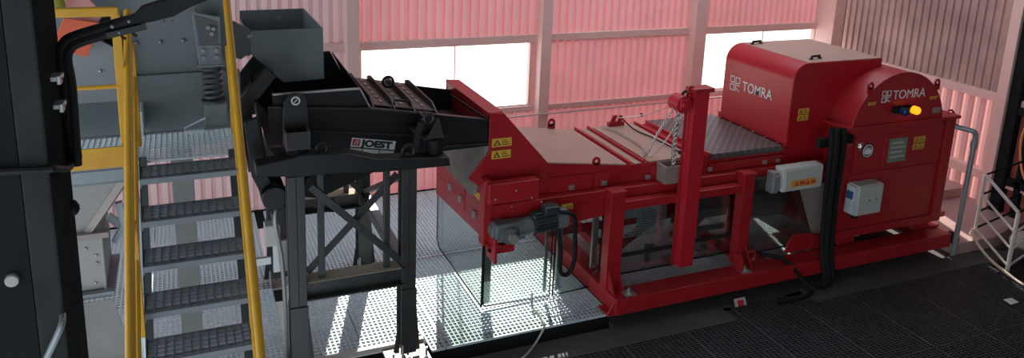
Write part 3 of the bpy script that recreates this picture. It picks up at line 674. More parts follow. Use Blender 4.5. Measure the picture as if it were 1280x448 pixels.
build('hand_chain', chain(bez([(4.30, 5.94, 1.98), (4.22, 6.1, 1.62), (4.26, 6.30, 1.372), (4.38, 6.55, 1.372), (4.40, 7.0, 1.372), (4.30, 7.30, 1.372)]), 0.034, 0.0035, 0.011), CHAIN, HO, stuff=True)
build('hand_chain', chain(bez([(4.42, 5.92, 1.95), (4.36, 6.08, 1.62), (4.32, 6.26, 1.38), (4.29, 6.32, 1.372)]), 0.03, 0.0025, 0.008), CHAIN, HO, stuff=True)
build('pull_rope', MB().tube(bez([(4.30, 5.95, 2.0), (4.35, 6.5, 1.74), (4.45, 7.1, 1.52), (4.52, 7.31, 1.46)]), 0.006, 6), CHAIN, HO)
build('rope_tie', MB().ball((4.38, 6.60, 1.705), 0.02, 8), BLACKD, HO)
build('sling', MB().tube(bez([(4.55, 7.28, 1.47), (4.62, 7.1, 1.372), (4.66, 6.8, 1.37), (4.68, 6.4, 1.37), (4.66, 6.26, 1.37)]), 0.008, 6).ball((4.67, 6.28, 1.372), 0.02, 8), BLACKD, HO, smooth=True)
bn = MB()
for a in ([(4.33, 6.02), (4.35, 6.02), (4.35, 6.19), (4.33, 6.19)], [(4.62, 6.02), (4.64, 6.02), (4.64, 6.19), (4.62, 6.19)], [(4.35, 6.02), (4.62, 6.02), (4.62, 6.035), (4.35, 6.035)], [(4.35, 6.175), (4.62, 6.175), (4.62, 6.19), (4.35, 6.19)]): bn.pz(a, 1.155, 1.335)
bn.box(4.35, 4.62, 6.03, 6.18, 1.155, 1.17)
tag(build('chain_bin', bn, LPLATE), 'open grey-brown sheet metal bin catching the hoist chain beside the mast', 'bin')
# ================================================================== BLACK VIBRATING FEEDER
FD = thing('vibrating_feeder', 'black vibrating feeder trough with white and red maker plate, leading into the red machine', 'feeder', (1.5, 6.7, 1.7))
def Q(name, mb, m=BLACKM, **k):
    k.setdefault('bevel', 0.005); return build(name, mb, m, FD, **k)
side = [(0.60, 2.20), (1.42, 2.125), (2.53, 1.925), (2.53, 1.67), (1.84, 1.66), (0.85, 1.70), (0.60, 1.95)]
sp = Q('side_plate', MB().py(side, 6.24, 6.265), BLACKM, bevel=0.003)
Q('side_plate', MB().py(side, 7.28, 7.305), BLACKM, bevel=0.003)
build('top_flange', MB().bar((0.60, 6.235, 2.195), (1.42, 6.235, 2.12), 0.05, 0.012).bar((1.42, 6.235, 2.12), (2.53, 6.235, 1.92), 0.05, 0.012), STAND, sp)
build('stiffener', MB().bar((0.75, 6.235, 1.99), (2.1, 6.235, 1.80), 0.012, 0.012).bar((1.95, 6.235, 1.72), (2.53, 6.235, 1.70), 0.03, 0.012), STAND, sp)
bm_ = MB()
for i in range(9): bm_.ball((0.95+i*0.17, 6.236, 2.13-max(0, (i-2))*0.028), 0.008, 6)
pieces('bolt', bm_, STAND, sp)
# trough floor, end and pan
Q('trough_floor', MB().py([(0.6, 1.86), (2.53, 1.72), (2.53, 1.70), (0.6, 1.84)], 6.265, 7.28), mat('worn_floor', (0.085, 0.05, 0.042), 0.55, noise=0.5, nscale=8), bevel=0)
Q('pan', MB().py([(0.60, 1.84), (0.835, 1.36), (1.0, 1.32), (1.62, 1.56), (2.2, 1.70)], 6.32, 7.22), BLACKM)
Q('end_plate', MB().plate([(0.56, 6.24, 1.75), (0.60, 7.30, 1.75), (0.54, 7.30, 2.30), (0.50, 6.24, 2.24)], 0.02), BLACKM)
# feed box on top, left part
Q('feed_box', MB().py([(0.64, 2.16), (0.66, 2.29), (1.34, 2.29), (1.42, 2.125)], 6.255, 6.275).py([(0.64, 2.16), (0.66, 2.40), (1.28, 2.40), (1.42, 2.125)], 7.26, 7.28)
  .plate([(1.42, 6.25, 2.12), (1.42, 7.29, 2.12), (1.30, 7.29, 2.38), (1.34, 6.25, 2.29)], 0.012).box(0.64, 0.66, 6.26, 7.28, 2.0, 2.3), BLACKM, bevel=0.003)
Q('feed_box_rim', MB().bar((0.64, 6.25, 2.292), (1.345, 6.25, 2.292), 0.03, 0.012).bar((1.345, 6.25, 2.292), (1.43, 6.25, 2.12), 0.03, 0.012), STEEL, bevel=0)
# cross ribs and cover plates
def zt(x): return 2.12-(x-1.42)*0.18
for i, x in enumerate((1.46, 1.645, 1.825, 2.025)):
    Q('cross_rib', MB().px([(6.24, zt(x)-0.02), (7.29, zt(x)-0.02), (7.29, zt(x)+0.055), (7.18, zt(x)+0.085), (6.40, zt(x)+0.075), (6.24, zt(x)+0.01)], x-0.01, x+0.006), STAND, bevel=0.003)
COVER = mat('cover_dusty', (0.055, 0.045, 0.04), 0.5, noise=0.6, nscale=6, rgb2=(0.12, 0.095, 0.08))
for a, b in ((1.47, 1.635), (1.655, 1.815), (1.835, 2.015)):
    cv = Q('cover_plate', MB().py([(a, zt(a)+0.015), (b, zt(b)+0.015), (b, zt(b)+0.025), (a, zt(a)+0.025)], 6.28, 7.27), COVER, bevel=0)
    d = MB()
    for k in range(6):
        xx = (a+b)/2; d.box(xx-0.012, xx+0.012, 6.36+k*0.15, 6.43+k*0.15, zt(xx)+0.024, zt(xx)+0.034)
    pieces('fixing', d, LPLATE, cv)
Q('lifting_ring', MB().ring((1.75, 6.9, zt(1.75)+0.10), 0.05, 0.013, 'y'), BLACKM, bevel=0, smooth=True)
Q('lifting_ring', MB().tube([(1.66, 6.33, zt(1.66)+0.03), (1.66, 6.33, zt(1.66)+0.07), (1.80, 6.33, zt(1.80)+0.07), (1.80, 6.33, zt(1.8)+0.03)], 0.010, 6), BLACKM, bevel=0, smooth=True)
# outlet frame
Q('outlet_frame', MB().plate([(2.49, 6.24, 1.95), (2.49, 7.31, 1.90), (2.53, 7.31, 1.84), (2.53, 6.24, 1.88)], 0.012).box(2.44, 2.49, 6.265, 6.29, 1.72, 1.93), STAND, bevel=0.003)
# maker plate
xd, yd = Vector((1, 0, -0.185)).normalized(), Vector((0.185, 0, 1)).normalized(); o = Vector((1.258, 6.236, 1.795))
def on(a, b, e=0.0): return tuple(o+xd*a+yd*b-Vector((0, e, 0)))
lp = Q('maker_plate', MB().plate([on(0, 0), on(0.385, 0), on(0.385, 0.078), on(0, 0.078)], 0.004), WHITE, bevel=0, label='white maker plate with black capitals and a red square')
ls = MB().plate([on(0.01, 0.010, .003), on(0.075, 0.010, .003), on(0.075, 0.068, .003), on(0.01, 0.068, .003)], 0.002)
sq = build('red_square', ls, REDB, lp)
st = MB()
for k in range(2): st.plate([on(0.020+0.022*k, 0.018, .006), on(0.026+0.022*k, 0.018, .006), on(0.048+0.016*k, 0.060, .006), on(0.042+0.016*k, 0.060, .006)], 0.002)
build('square_stripes', st, WHITE, sq)
text('lettering', 'JOEST', 0.078, on(0.092, 0.012, 0.005), xd, yd, BLK, lp, bold=0.005, widthto=0.265)
pieces('small_plate', MB().plate([on(0.0, -0.062), on(0.10, -0.062), on(0.10, -0.012), on(0.0, -0.012)], 0.004).plate([on(0.11, -0.062), on(0.25, -0.062), on(0.25, -0.012), on(0.11, -0.012)], 0.004).plate([on(0.26, -0.062), on(0.385, -0.062), on(0.385, -0.012), on(0.26, -0.012)], 0.004), BEIGE, FD, label='pale small print plate')
# spring consoles
def round_top(x0, x1, z0, z1):
    r = (x1-x0)/2; c = (x0+x1)/2
    return [(x0-0.02, z0), (x1+0.02, z0), (x1, z1-r)]+[(c+r*math.cos(PI*t/8), z1-r+r*math.sin(PI*t/8)) for t in range(1, 8)]+[(x0, z1-r)]
k1 = Q('spring_console', MB().py(round_top(0.69, 0.87, 1.90, 2.37), 5.95, 5.975).box(0.70, 0.86, 5.975, 6.24, 1.95, 2.0).box(0.70, 0.715, 5.975, 6.24, 1.92, 2.2).box(0.845, 0.86, 5.975, 6.24, 1.92, 2.2), BLACKM)
build('pocket', MB().box(0.68, 0.695, 5.80, 5.95, 1.97, 2.10).box(0.85, 0.865, 5.80, 5.95, 1.97, 2.10).plate([(0.69, 5.80, 1.97), (0.855, 5.80, 1.97), (0.855, 5.84, 2.09), (0.69, 5.84, 2.09)], 0.012).box(0.68, 0.865, 5.80, 5.95, 1.955, 1.975), STAND, k1, bevel=0.003)
build('rubber_buffer', MB().cyl((0.775, 5.86, 1.90), (0.775, 5.86, 1.955), 0.075, 16).cyl((0.775, 5.86, 1.915), (0.775, 5.86, 1.94), 0.085, 16), BLACKD, k1, smooth=True)
build('lift_hole', MB().ring((0.78, 5.947, 2.31), 0.030, 0.006, 'y').bar((0.765, 5.946, 2.295), (0.795, 5.946, 2.325), 0.006, 0.004, ref=(0, 1, 0)), WHITE, k1)
k2 = Q('spring_console', MB().py(round_top(1.79, 1.93, 1.93, 2.11), 5.97, 5.99).box(1.74, 1.98, 5.97, 6.24, 1.92, 1.945).box(1.84, 1.86, 5.97, 6.24, 1.92, 2.06), BLACKM)
build('pocket', MB().plate([(1.80, 5.84, 1.93), (1.95, 5.84, 1.93), (1.95, 5.97, 2.06), (1.93, 5.97, 2.06)], 0.012).plate([(1.78, 5.84, 1.925), (1.96, 5.84, 1.925), (1.96, 5.97, 1.925), (1.78, 5.97, 1.925)], 0.012), STAND, k2)
build('brace', MB().bar((1.70, 5.86, 1.80), (1.79, 5.96, 2.04), 0.05, 0.02, ref=(0, 1, 0)), STAND, k2)
build('rubber_buffer', MB().cyl((1.885, 5.87, 1.79), (1.885, 5.87, 1.92), 0.07, 16), BLACKD, k2, smooth=True)
build('eye_ring', MB().ring((1.86, 5.965, 2.07), 0.04, 0.012, 'y'), STAND, k2, smooth=True)
for x in (0.78, 1.88): Q('spring_console', MB().box(x-0.09, x+0.09, 7.30, 7.55, 1.92, 2.0).cyl((x, 7.48, 1.76), (x, 7.48, 1.92), 0.07, 14), BLACKM)
# exciter and motors under the inlet end
Q('exciter_frame', MB().py([(0.40, 2.14), (0.50, 2.18), (0.56, 1.70), (0.66, 1.40), (0.58, 1.36), (0.44, 1.70)], 6.02, 6.06).py([(0.40, 2.14), (0.50, 2.18), (0.56, 1.70), (0.66, 1.40), (0.58, 1.36), (0.44, 1.70)], 6.9, 6.94).box(0.42, 0.56, 6.06, 6.9, 1.72, 1.78), BLACKM)
for (x, z) in ((0.60, 1.52), (0.70, 1.36)):
    mm = MB().cyl((x, 5.98, z), (x, 6.40, z), 0.085, 18)
    for k in range(7): mm.cyl((x, 6.02+k*0.05, z), (x, 6.03+k*0.05, z), 0.100, 18)
    v = Q('vibration_motor', mm, MOTOR, bevel=0)
    build('end_cover', MB().cyl((x, 5.94, z), (x, 5.985, z), 0.095, 18), BLACKM, v, smooth=True)
    build('terminal_box', MB().box(x-0.06, x+0.06, 6.12, 6.26, z+0.08, z+0.14), BLACKM, v, bevel=0.01)
Q('motor_cable', MB().tube(bez([(0.72, 6.0, 1.40), (0.98, 5.98, 1.36), (1.08, 6.0, 1.34), (1.06, 6.0, 1.44)]), 0.012, 6), BLACKD, bevel=0)
Q('bearing_hub', MB().cyl((0.95, 6.20, 1.64), (0.95, 6.33, 1.64), 0.075, 16).cyl((0.93, 6.2, 1.52), (0.93, 6.33, 1.52), 0.06, 14), BLACKM, smooth=True)

# ------------------------------------------------------------------ stand
SD = thing('feeder_stand', 'tall black steel stand with crossed braces carrying the feeder above the gratings', 'stand', (1.2, 6.5, 0))
def S(name, mb, m=STAND, **k):
    k.setdefault('bevel', 0.004); return build(name, mb, m, SD, **k)
def hleg(x0, x1, y0, y1, z0, z1):
    xm = (x0+x1)/2
    return MB().box(x0, x1, y0, y0+0.014, z0, z1).box(x0, x1, y1-0.014, y1, z0, z1).box(xm-0.006, xm+0.006, y0, y1, z0, z1)
top_f = [(0.45, 1.885), (0.62, 1.905), (0.80, 1.935), (1.12, 1.915), (1.38, 1.835), (1.97, 1.79), (1.985, 1.715), (1.40, 1.725), (1.10, 1.755), (0.78, 1.76), (0.45, 1.80)]
for y0 in (5.74, 7.42):
    S('top_beam', MB().py(top_f, y0, y0+0.16), BLACKM, bevel=0.008)
S('lifting_eye', MB().ring((0.95, 5.80, 1.955), 0.04, 0.014, 'y').box(0.93, 0.97, 5.785, 5.815, 1.90, 1.93), BLACKM, bevel=0, smooth=True)
S('lifting_eye', MB().ring((1.64, 5.80, 1.86), 0.05, 0.016, 'y').box(1.615, 1.665, 5.785, 5.815, 1.78, 1.83), BLACKM, bevel=0, smooth=True)
for y0 in (5.75, 7.43):
    for a, b in ((0.675, 0.805), (1.575, 1.70)):
        lg = S('leg', hleg(a, b, y0, y0+0.13, 0.62, 1.76))
        pieces('splice_plate', MB().box(a-0.005, b+0.005, y0-0.015, y0+0.0, 0.05, 0.655).box(a-0.005, b+0.005, y0+0.13, y0+0.145, 0.05, 0.655).box((a+b)/2-0.008, (a+b)/2+0.008, y0, y0+0.13, 0.02, 0.65), STAND, lg, bevel=0.003)
        pieces('splice_gusset', MB().py([(b+0.0, 0.02), (b+0.06, 0.02), (b+0.02, 0.50), (b, 0.50)], y0+0.06, y0+0.075).py([(a, 0.02), (a-0.05, 0.02), (a-0.01, 0.30), (a, 0.30)], y0+0.06, y0+0.075), STAND, lg)
        build('base_plate', MB().box(a-0.12, b+0.13, y0-0.10, y0+0.20, -0.03, -0.008), LPLATE, lg, bevel=0.003)
        for dx in (-0.08, 0.0, 0.16+0.05): build('anchor_bolt', MB().cyl((a+dx, y0-0.05, -0.008), (a+dx, y0-0.05, 0.10 if dx else 0.16), 0.010, 8).cyl((a+dx, y0-0.05, -0.008), (a+dx, y0-0.05, 0.02), 0.02, 6), STEEL, lg)
    cb_ = S('cross_beam', MB().box(0.80, 1.60, y0-0.02, y0+0.14, 0.70, 0.715).box(0.80, 1.60, y0-0.02, y0+0.14, 0.845, 0.86).box(0.80, 1.60, y0+0.05, y0+0.06, 0.70, 0.86))
    build('dust_layer', MB().box(0.81, 1.57, y0-0.018, y0+0.138, 0.86, 0.864), mat('beam_dust', (0.34, 0.29, 0.22), 0.8, noise=0.3), cb_)
    for x in (0.905, 1.435):
        S('upright', MB().box(x, x+0.05, y0+0.03, y0+0.08, 0.86, 1.76))
    S('brace', MB().bar((0.85, y0+0.02, 1.66), (1.58, y0+0.02, 0.90), 0.012, 0.06, ref=(0, 0, 1)))
    S('brace', MB().bar((1.56, y0+0.095, 1.66), (0.82, y0+0.095, 0.90), 0.012, 0.06, ref=(0, 0, 1)))
for a in (0.70, 1.60):
    S('side_beam', MB().box(a, a+0.09, 5.88, 7.43, 0.74, 0.84))
    S('side_brace', MB().bar((a+0.045, 5.9, 1.62), (a+0.045, 7.4, 0.88), 0.05, 0.05))
jx = S('junction_box', MB().box(0.52, 0.64, 5.98, 6.10, 1.10, 1.28), BEIGE, bevel=0.008, label='beige junction box on the stand')
build('box_bracket', MB().box(0.58, 0.70, 6.02, 6.05, 0.85, 1.12).box(0.44, 0.56, 6.0, 6.03, 0.94, 1.0), STEEL, jx)
S('conduit', MB().tube(bez([(0.62, 6.0, 1.42), (0.60, 5.96, 1.30), (0.64, 5.96, 1.0), (0.66, 5.98, 0.5), (0.66, 6.0, 0.05)]), 0.018, 8), PIPE, bevel=0, smooth=True)
# ================================================================== LEFT: SCREEN, STAIR, RAILS
SC = thing('vibrating_screen', 'large grey vibrating screen body on coil springs behind the yellow handrails', 'screen', (-0.4, 5.6, 2.35))
def V(name, mb, m=TEAL, **k):
    k.setdefault('bevel', 0.005); return build(name, mb, m, SC, **k)
up_p = V('upper_side_plate', MB().py([(-2.5, 2.69), (0.30, 2.70), (0.30, 3.9), (-2.5, 3.9)], 5.34, 5.38), TEAL)
V('lower_side_plate', MB().py([(-2.5, 2.32), (0.34, 2.34), (0.34, 2.735), (-2.5, 2.715)], 5.30, 5.34), TEAL)
b = MB()
for i in range(8): b.ball((-0.13+0.105*(i-3)*1.3, 5.335, 2.93+0.003*i), 0.016, 8)
for dx, dz in ((-0.03, 3.06), (0.02, 3.06), (-0.03, 3.02), (0.02, 3.02)): b.ball((-0.075+dx, 5.335, dz+0.05), 0.009, 6)
pieces('bolt', b, GALVD, up_p)
V('access_plate', MB().py([(-0.72, 2.60), (-0.36, 2.60), (-0.37, 2.93), (-0.50, 3.02), (-0.72, 3.0)], 5.20, 5.23), mat('access_plate_grey', (0.24, 0.275, 0.28), 0.45), bevel=0.004)
V('opening', MB().py([(-0.62, 2.72), (-0.30, 2.74), (-0.34, 3.12), (-0.58, 3.08)], 5.31, 5.338), BLACKD, bevel=0)  # flat black plate painting a dark opening on the side plate
pieces('bolt', MB().ball((-0.47, 5.195, 2.80), 0.012, 8).ball((-0.62, 5.195, 2.79), 0.012, 8).ball((-0.60, 5.195, 2.93), 0.012, 8), STEEL, SC)
V('end_wall', MB().box(0.28, 0.34, 5.38, 7.4, 2.35, 2.56), TEALD)
V('spout_side', MB().py([(0.20, 3.02), (0.33, 2.90), (0.50, 2.80), (0.50, 2.62), (0.42, 2.56), (0.22, 2.66)], 6.38, 6.42), TEALD)
V('spout_floor', MB().box(0.22, 0.50, 6.42, 7.5, 2.58, 2.62), TEALD)
# spring console
kc = V('spring_console', MB().plate([(0.085, 5.10, 2.83), (0.225, 5.10, 2.82), (0.225, 5.10, 3.13), (0.06, 5.10, 3.17)], 0.012).box(0.085, 0.10, 5.10, 5.30, 2.82, 3.16).box(0.212, 0.225, 5.10, 5.30, 2.82, 3.12).box(0.075, 0.235, 5.08, 5.30, 2.815, 2.83).box(0.085, 0.22, 5.075, 5.10, 2.85, 2.96), TEAL)
build('console_recess_shade', MB().py([(0.095, 2.97), (0.205, 2.97), (0.205, 3.10), (0.075, 3.15)], 5.082, 5.098), TEALD, kc)  # flat darker plate painting the shade of a recess
bb = MB()
for x, z in ((0.115, 2.88), (0.115, 2.925), (0.19, 2.88), (0.19, 2.925), (0.15, 3.07), (0.18, 3.06), (0.17, 3.03)): bb.cyl((x, 5.06, z), (x, 5.08, z), 0.014, 6)
pieces('bolt', bb, GALVD, kc)
pts = [(0.165+0.055*math.cos(a*PI/8), 5.19+0.055*math.sin(a*PI/8), 2.575+a*0.24/(16*6.5)) for a in range(int(16*6.5)+1)]
V('coil_spring', MB().tube(pts, 0.011, 6), mat('spring_steel', (0.10, 0.11, 0.12), 0.4, 0.3), bevel=0, smooth=True)
pieces('spring_cap', MB().cyl((0.165, 5.19, 2.56), (0.165, 5.19, 2.575), 0.075, 18).cyl((0.165, 5.19, 2.80), (0.165, 5.19, 2.815), 0.075, 18), TEALD, SC)
V('spring_pedestal', MB().box(0.105, 0.245, 5.12, 5.28, 2.41, 2.56), mat('pedestal_grey', (0.19, 0.225, 0.23), 0.42))
V('floor_clip', MB().box(-0.02, 0.10, 5.05, 5.10, 2.395, 2.42).plate([(-0.02, 5.08, 2.42), (0.11, 5.08, 2.48), (0.11, 5.10, 2.48), (-0.02, 5.10, 2.42)], 0.01), GALV)
V('edge_angle', MB().box(-0.27, -0.25, 5.08, 5.3, 2.39, 2.56), GALV)
V('underpan', MB().py([(-2.5, 2.32), (-0.20, 2.33), (-0.30, 2.02), (-2.5, 2.02)], 5.32, 5.36), TEAL)
# support leg of the platform and screen
tag(build('support_column', MB().box(-0.12, 0.02, 5.50, 5.515, -0.1, 2.3).box(-0.12, 0.02, 5.63, 5.645, -0.1, 2.3).box(-0.056, -0.044, 5.515, 5.63, -0.1, 2.3).box(-0.2, 0.1, 5.45, 5.7, 0.0, 0.02), mat('support_grey', (0.13, 0.13, 0.12), 0.5, noise=0.3), bevel=0.004), 'grey steel support column seen through the open stair treads', 'column')

# grey discharge chute box over the feeder
DC = thing('discharge_chute', 'grey open-topped chute box hanging over the inlet of the black feeder', 'chute', (0.8, 7.0, 2.32))
fp = [(0.505, 2.765), (1.09, 2.77), (1.095, 2.33), (0.762, 2.32), (0.50, 2.595)]
build('front_plate', MB().py(fp, 6.50, 6.512), TEAL, DC, bevel=0.003)
build('back_plate', MB().py(fp, 7.55, 7.562), TEAL, DC, bevel=0.003)
build('right_plate', MB().box(1.08, 1.092, 6.512, 7.55, 2.33, 2.77), TEAL, DC)
build('left_plate', MB().box(0.505, 0.517, 6.512, 7.55, 2.595, 2.68), TEAL, DC)
build('slope_plate', MB().plate([(0.505, 6.512, 2.595), (0.505, 7.55, 2.595), (0.765, 7.55, 2.32), (0.765, 6.512, 2.32)], 0.012), TEALD, DC)
build('lug', MB().box(0.83, 0.87, 7.52, 7.55, 2.66, 2.70).cyl((0.85, 7.50, 2.68), (0.85, 7.53, 2.68), 0.012, 8), GALVD, DC)
rk = MB()
for i in range(60):
    x, y = 0.36+random.random()*0.13, 6.55+random.random()*0.75; rk.ball((x, y, 2.63+0.05*random.random()), 0.018+0.022*random.random(), 6, sz=0.8)
so = build('gravel', rk, STONE); so['kind'] = 'stuff'; tag(so, 'pale crushed stone lying in the spout beside the grey chute box', 'gravel')
tag(build('transfer_chute', MB().py([(0.60, 2.50), (0.68, 2.42), (0.42, 2.10), (0.33, 2.17)], 6.30, 6.34).py([(0.60, 2.50), (0.68, 2.42), (0.42, 2.10), (0.33, 2.17)], 6.95, 6.99).plate([(0.68, 6.34, 2.42), (0.68, 6.95, 2.42), (0.42, 6.95, 2.10), (0.42, 6.34, 2.10)], 0.012), BLACKM, bevel=0.004), 'black slanted transfer chute between the grey chute box and the yellow handrail', 'chute')

# platform and stair
LP = thing('landing', 'small grating landing at the head of the stair beside the grey screen', 'platform', (-0.1, 4.85, 2.35))
build('landing_grating', grating(-0.275, 0.27, 4.61, 5.10, 2.40, pb=0.030, pc=0.044, t=0.005, h=0.012, along='y'), GALV, LP)
build('landing_grating', grating(-1.3, -0.34, 4.66, 5.10, 2.40, pb=0.030, pc=0.044, t=0.005, h=0.012, along='y'), GALV, LP)
build('landing_frame', MB().box(-1.3, 0.28, 5.10, 5.12, 2.30, 2.41).box(-1.3, 0.28, 4.60, 4.612, 2.30, 2.37).box(0.272, 0.284, 4.6, 5.12, 2.30, 2.41), GALVD, LP, bevel=0.003)
ST = thing('stair', 'steep open stair of dark grating treads between two yellow handrails', 'stairs', (0, 3.6, 1.2))
DT = mat('tread_steel', (0.15, 0.17, 0.185), 0.42, 0.4, noise=0.3)
for k in range(9):
    y, z = 4.32-0.146*k, 2.40-0.183*k
    t = build('tread', grating(-0.245, 0.245, y, y+0.21, z, pb=0.041, pc=0.042, t=0.008, h=0.02, along='y'), DT, ST)
    build('tread_nosing', MB().box(-0.247, 0.247, y-0.004, y+0.006, z-0.032, z+0.001).box(-0.25, -0.244, y, y+0.21, z-0.05, z).box(0.244, 0.25, y, y+0.21, z-0.05, z), DT, t)
def stringer(x):
    y0, z0, y1, z1 = 4.60, 2.45, 2.9, 0.32
    return MB().px([(y0, z0-0.02), (y0, z0-0.30), (y1+0.02, z1-0.42), (y1-0.14, z1-0.30)], x, x+0.010).px([(y0, z0-0.02), (y0, z0-0.06), (y1-0.14, z1-0.34), (y1-0.14, z1-0.30)], min(x, x+(0.04 if x < 0 else -0.04)), max(x, x+0.04 if x < 0 else x))
for x in (-0.262, 0.251): build('stringer', stringer(x), TEALD, ST, bevel=0.002)
# sloping yellow handrails
def handrail(x, a, b, lab, extra):
    t = thing('handrail', lab, 'handrail', (x, b[1], b[2]), 'yellow stair handrails')
    d = (Vector(b)-Vector(a))
    build('top_rail', MB().tube([Vector(a)-d*0.0, Vector(b)+d*0.25], 0.022, 10).ball(a, 0.022, 10), YEL, t, smooth=True)
    off = Vector((extra, 0, -0.20))
    build('knee_rail', MB().tube([Vector(a)+off+d*0.05, Vector(b)+off+d*0.25], 0.014, 8), YEL, t, smooth=True)
    for f in (0.12, 0.72):
        p = Vector(a)+d*f
        build('post', MB().box(p.x+extra-0.006, p.x+extra+0.014, p.y-0.02, p.y+0.02, p.z-0.62, p.z-0.01), YEL, t, bevel=0.003)
    return t
handrail(-0.282, (-0.282, 5.0-0.05, 3.20), (-0.279, 3.42, 2.05), 'yellow handrail on the left side of the stair, its round end by the guard rail', 0.018)
handrail(0.262, (0.262, 5.0, 3.25), (0.262, 3.48, 1.76), 'yellow handrail on the right side of the stair, in front of the spring', -0.012)
GRL = thing('guard_rail', 'yellow guard rail with solid toe board along the left landing', 'railing', (-0.7, 4.6, 2.38))
build('top_rail', MB().box(-1.3, -0.305, 4.59, 4.63, 3.235, 3.285), YEL, GRL, bevel=0.008)
build('knee_rail', MB().tube([(-1.3, 4.61, 2.845), (-0.31, 4.61, 2.845)], 0.012, 8), YEL, GRL, smooth=True)
build('post', MB().box(-0.345, -0.30, 4.60, 4.615, 2.36, 3.26), YEL, GRL, bevel=0.003)
build('toe_board', MB().box(-1.3, -0.33, 4.59, 4.60, 2.385, 2.505), YEL, GRL, bevel=0.002)

# orange and pink plates behind the guard rail
tag(build('orange_plate', MB().plate([(-0.70, 5.05, 2.99), (-0.52, 5.07, 2.92), (-0.44, 5.08, 3.12), (-0.62, 5.06, 3.16)], 0.02), ORANGE, bevel=0.003), 'bright orange tilted plate behind the yellow guard rail', 'plate')
tag(build('pink_plate', MB().plate([(-0.63, 5.12, 3.17), (-0.46, 5.12, 3.10), (-0.42, 5.12, 3.17), (-0.50, 5.12, 3.27), (-0.60, 5.12, 3.30)], 0.015), PINKP, bevel=0.003), 'salmon pink plate above the orange plate at top left', 'plate')
tag(build('olive_bag', MB().ball((-0.66, 5.0, 3.24), 0.07, 10, sx=0.9, sy=0.5, sz=1.1), OLIVE, smooth=True), 'olive yellow bundle at the top left corner beside the dark column', 'bag')

# lower left: grey hopper and ducts
HP = thing('collecting_hopper', 'grey steel collecting hopper with bolted duct below the landing at left', 'hopper', (-0.65, 5.9, 0.8))
FUN = mat('hopper_steel', (0.26, 0.255, 0.24), 0.45, noise=0.25, nscale=4, rgb2=(0.34, 0.33, 0.31))
build('hopper_wall', MB().plate([(-1.0, 5.58, 2.0), (-0.42, 5.58, 2.0), (-0.66, 5.75, 1.52), (-1.0, 5.75, 1.50)], 0.012).plate([(-0.42, 5.58, 2.0), (-0.42, 6.5, 2.0), (-0.66, 6.1, 1.52), (-0.66, 5.75, 1.52)], 0.012), FUN, HP, bevel=0.003)
build('hopper_rib', MB().bar((-0.40, 5.57, 1.97), (-0.68, 5.74, 1.52), 0.03, 0.05).box(-0.75, -0.55, 5.68, 5.76, 1.49, 1.53), LPLATE, HP)
build('duct', MB().box(-0.95, -0.60, 5.70, 6.2, 1.10, 1.49).box(-0.605, -0.59, 5.69, 6.2, 1.08, 1.49), FUN, HP, bevel=0.004)
build('duct_flange', MB().box(-1.0, -0.54, 5.64, 6.25, 1.06, 1.095), GALVD, HP, bevel=0.003)
bb = MB()
for x, z in ((-0.64, 1.36), (-0.64, 1.30), (-0.66, 1.15), (-0.70, 1.42)): bb.ball((x, 5.695, z), 0.012, 6)
pieces('bolt', bb, STEEL, HP)
build('lower_chute', MB().plate([(-1.0, 5.60, 1.06), (-0.55, 5.60, 1.06), (-0.42, 5.35, 0.72), (-0.95, 5.35, 0.72)], 0.012).bar((-0.95, 5.34, 0.72), (-0.42, 5.34, 0.70), 0.03, 0.05), FUN, HP, bevel=0.003)
tag(build('angle_brace', MB().bar((-0.50, 6.0, 1.62), (-0.38, 6.0, 0.95), 0.05, 0.05).bar((-0.58, 6.05, 1.50), (-0.34, 6.05, 1.25), 0.05, 0.05).bar((-0.55, 6.02, 1.30), (-0.36, 6.02, 1.62), 0.04, 0.04).box(-0.42, -0.36, 5.97, 6.04, 0.0, 1.9), GALV, bevel=0.003), 'pale galvanised angle bracing between the hopper and the stair', 'brace')
tag(build('pipe_support', MB().box(-0.36, -0.30, 5.3, 5.36, 0.0, 1.2).plate([(-0.42, 5.28, 0.55), (-0.12, 5.28, 0.32), (-0.12, 5.28, 0.40), (-0.42, 5.28, 0.66)], 0.03), GALV, bevel=0.003), 'pale steel bracket seen behind the lowest stair treads', 'bracket')

# things on the near column
CB = thing('cable_carrier', 'black bent cable carrier reaching from the dark column across the yellow post', 'cable carrier', (-0.29, 2.3, 3.5))
def at(px, py, y):
    d = rt*(px-CX)/F-up*(py-CY)/F+fw; t = y/d.y; return Vector((d.x*t, d.y*t, H+d.z*t))
pa = bez([(-0.288, 2.25, 3.24), (-0.286, 2.25, 3.35), (-0.284, 2.25, 3.46), (-0.288, 2.25, 3.53), (-0.278, 2.25, 3.558), (-0.255, 2.25, 3.573), (-0.187, 2.25, 3.594), (-0.11, 2.25, 3.616)])
build('cable', MB().tube(pa, 0.017, 10).tube([p+Vector((0.012, -0.01, -0.012)) for p in pa], 0.012, 8), BLACKD, CB, smooth=True)
pl = [(-0.164, 3.612), (-0.111, 3.634), (-0.094, 3.654), (-0.048, 3.669), (0.075, 3.698), (0.074, 3.668), (0.027, 3.650), (-0.018, 3.625), (-0.071, 3.612), (-0.113, 3.607), (-0.166, 3.595)]
build('arm_plate', MB().py(pl, 2.22, 2.25), BLACKD, CB, bevel=0.004)
pieces('hook_bolt', MB().tube([(-0.148, 2.22, 3.59), (-0.143, 2.22, 3.575), (-0.135, 2.22, 3.570)], 0.004, 6).tube([(-0.122, 2.22, 3.60), (-0.117, 2.22, 3.582), (-0.109, 2.22, 3.576)], 0.004, 6), BLACKM, CB)
build('carrier_clamp', MB().bar((-0.18, 2.22, 3.580), (-0.085, 2.22, 3.602), 0.012, 0.016), BLACKM, CB)
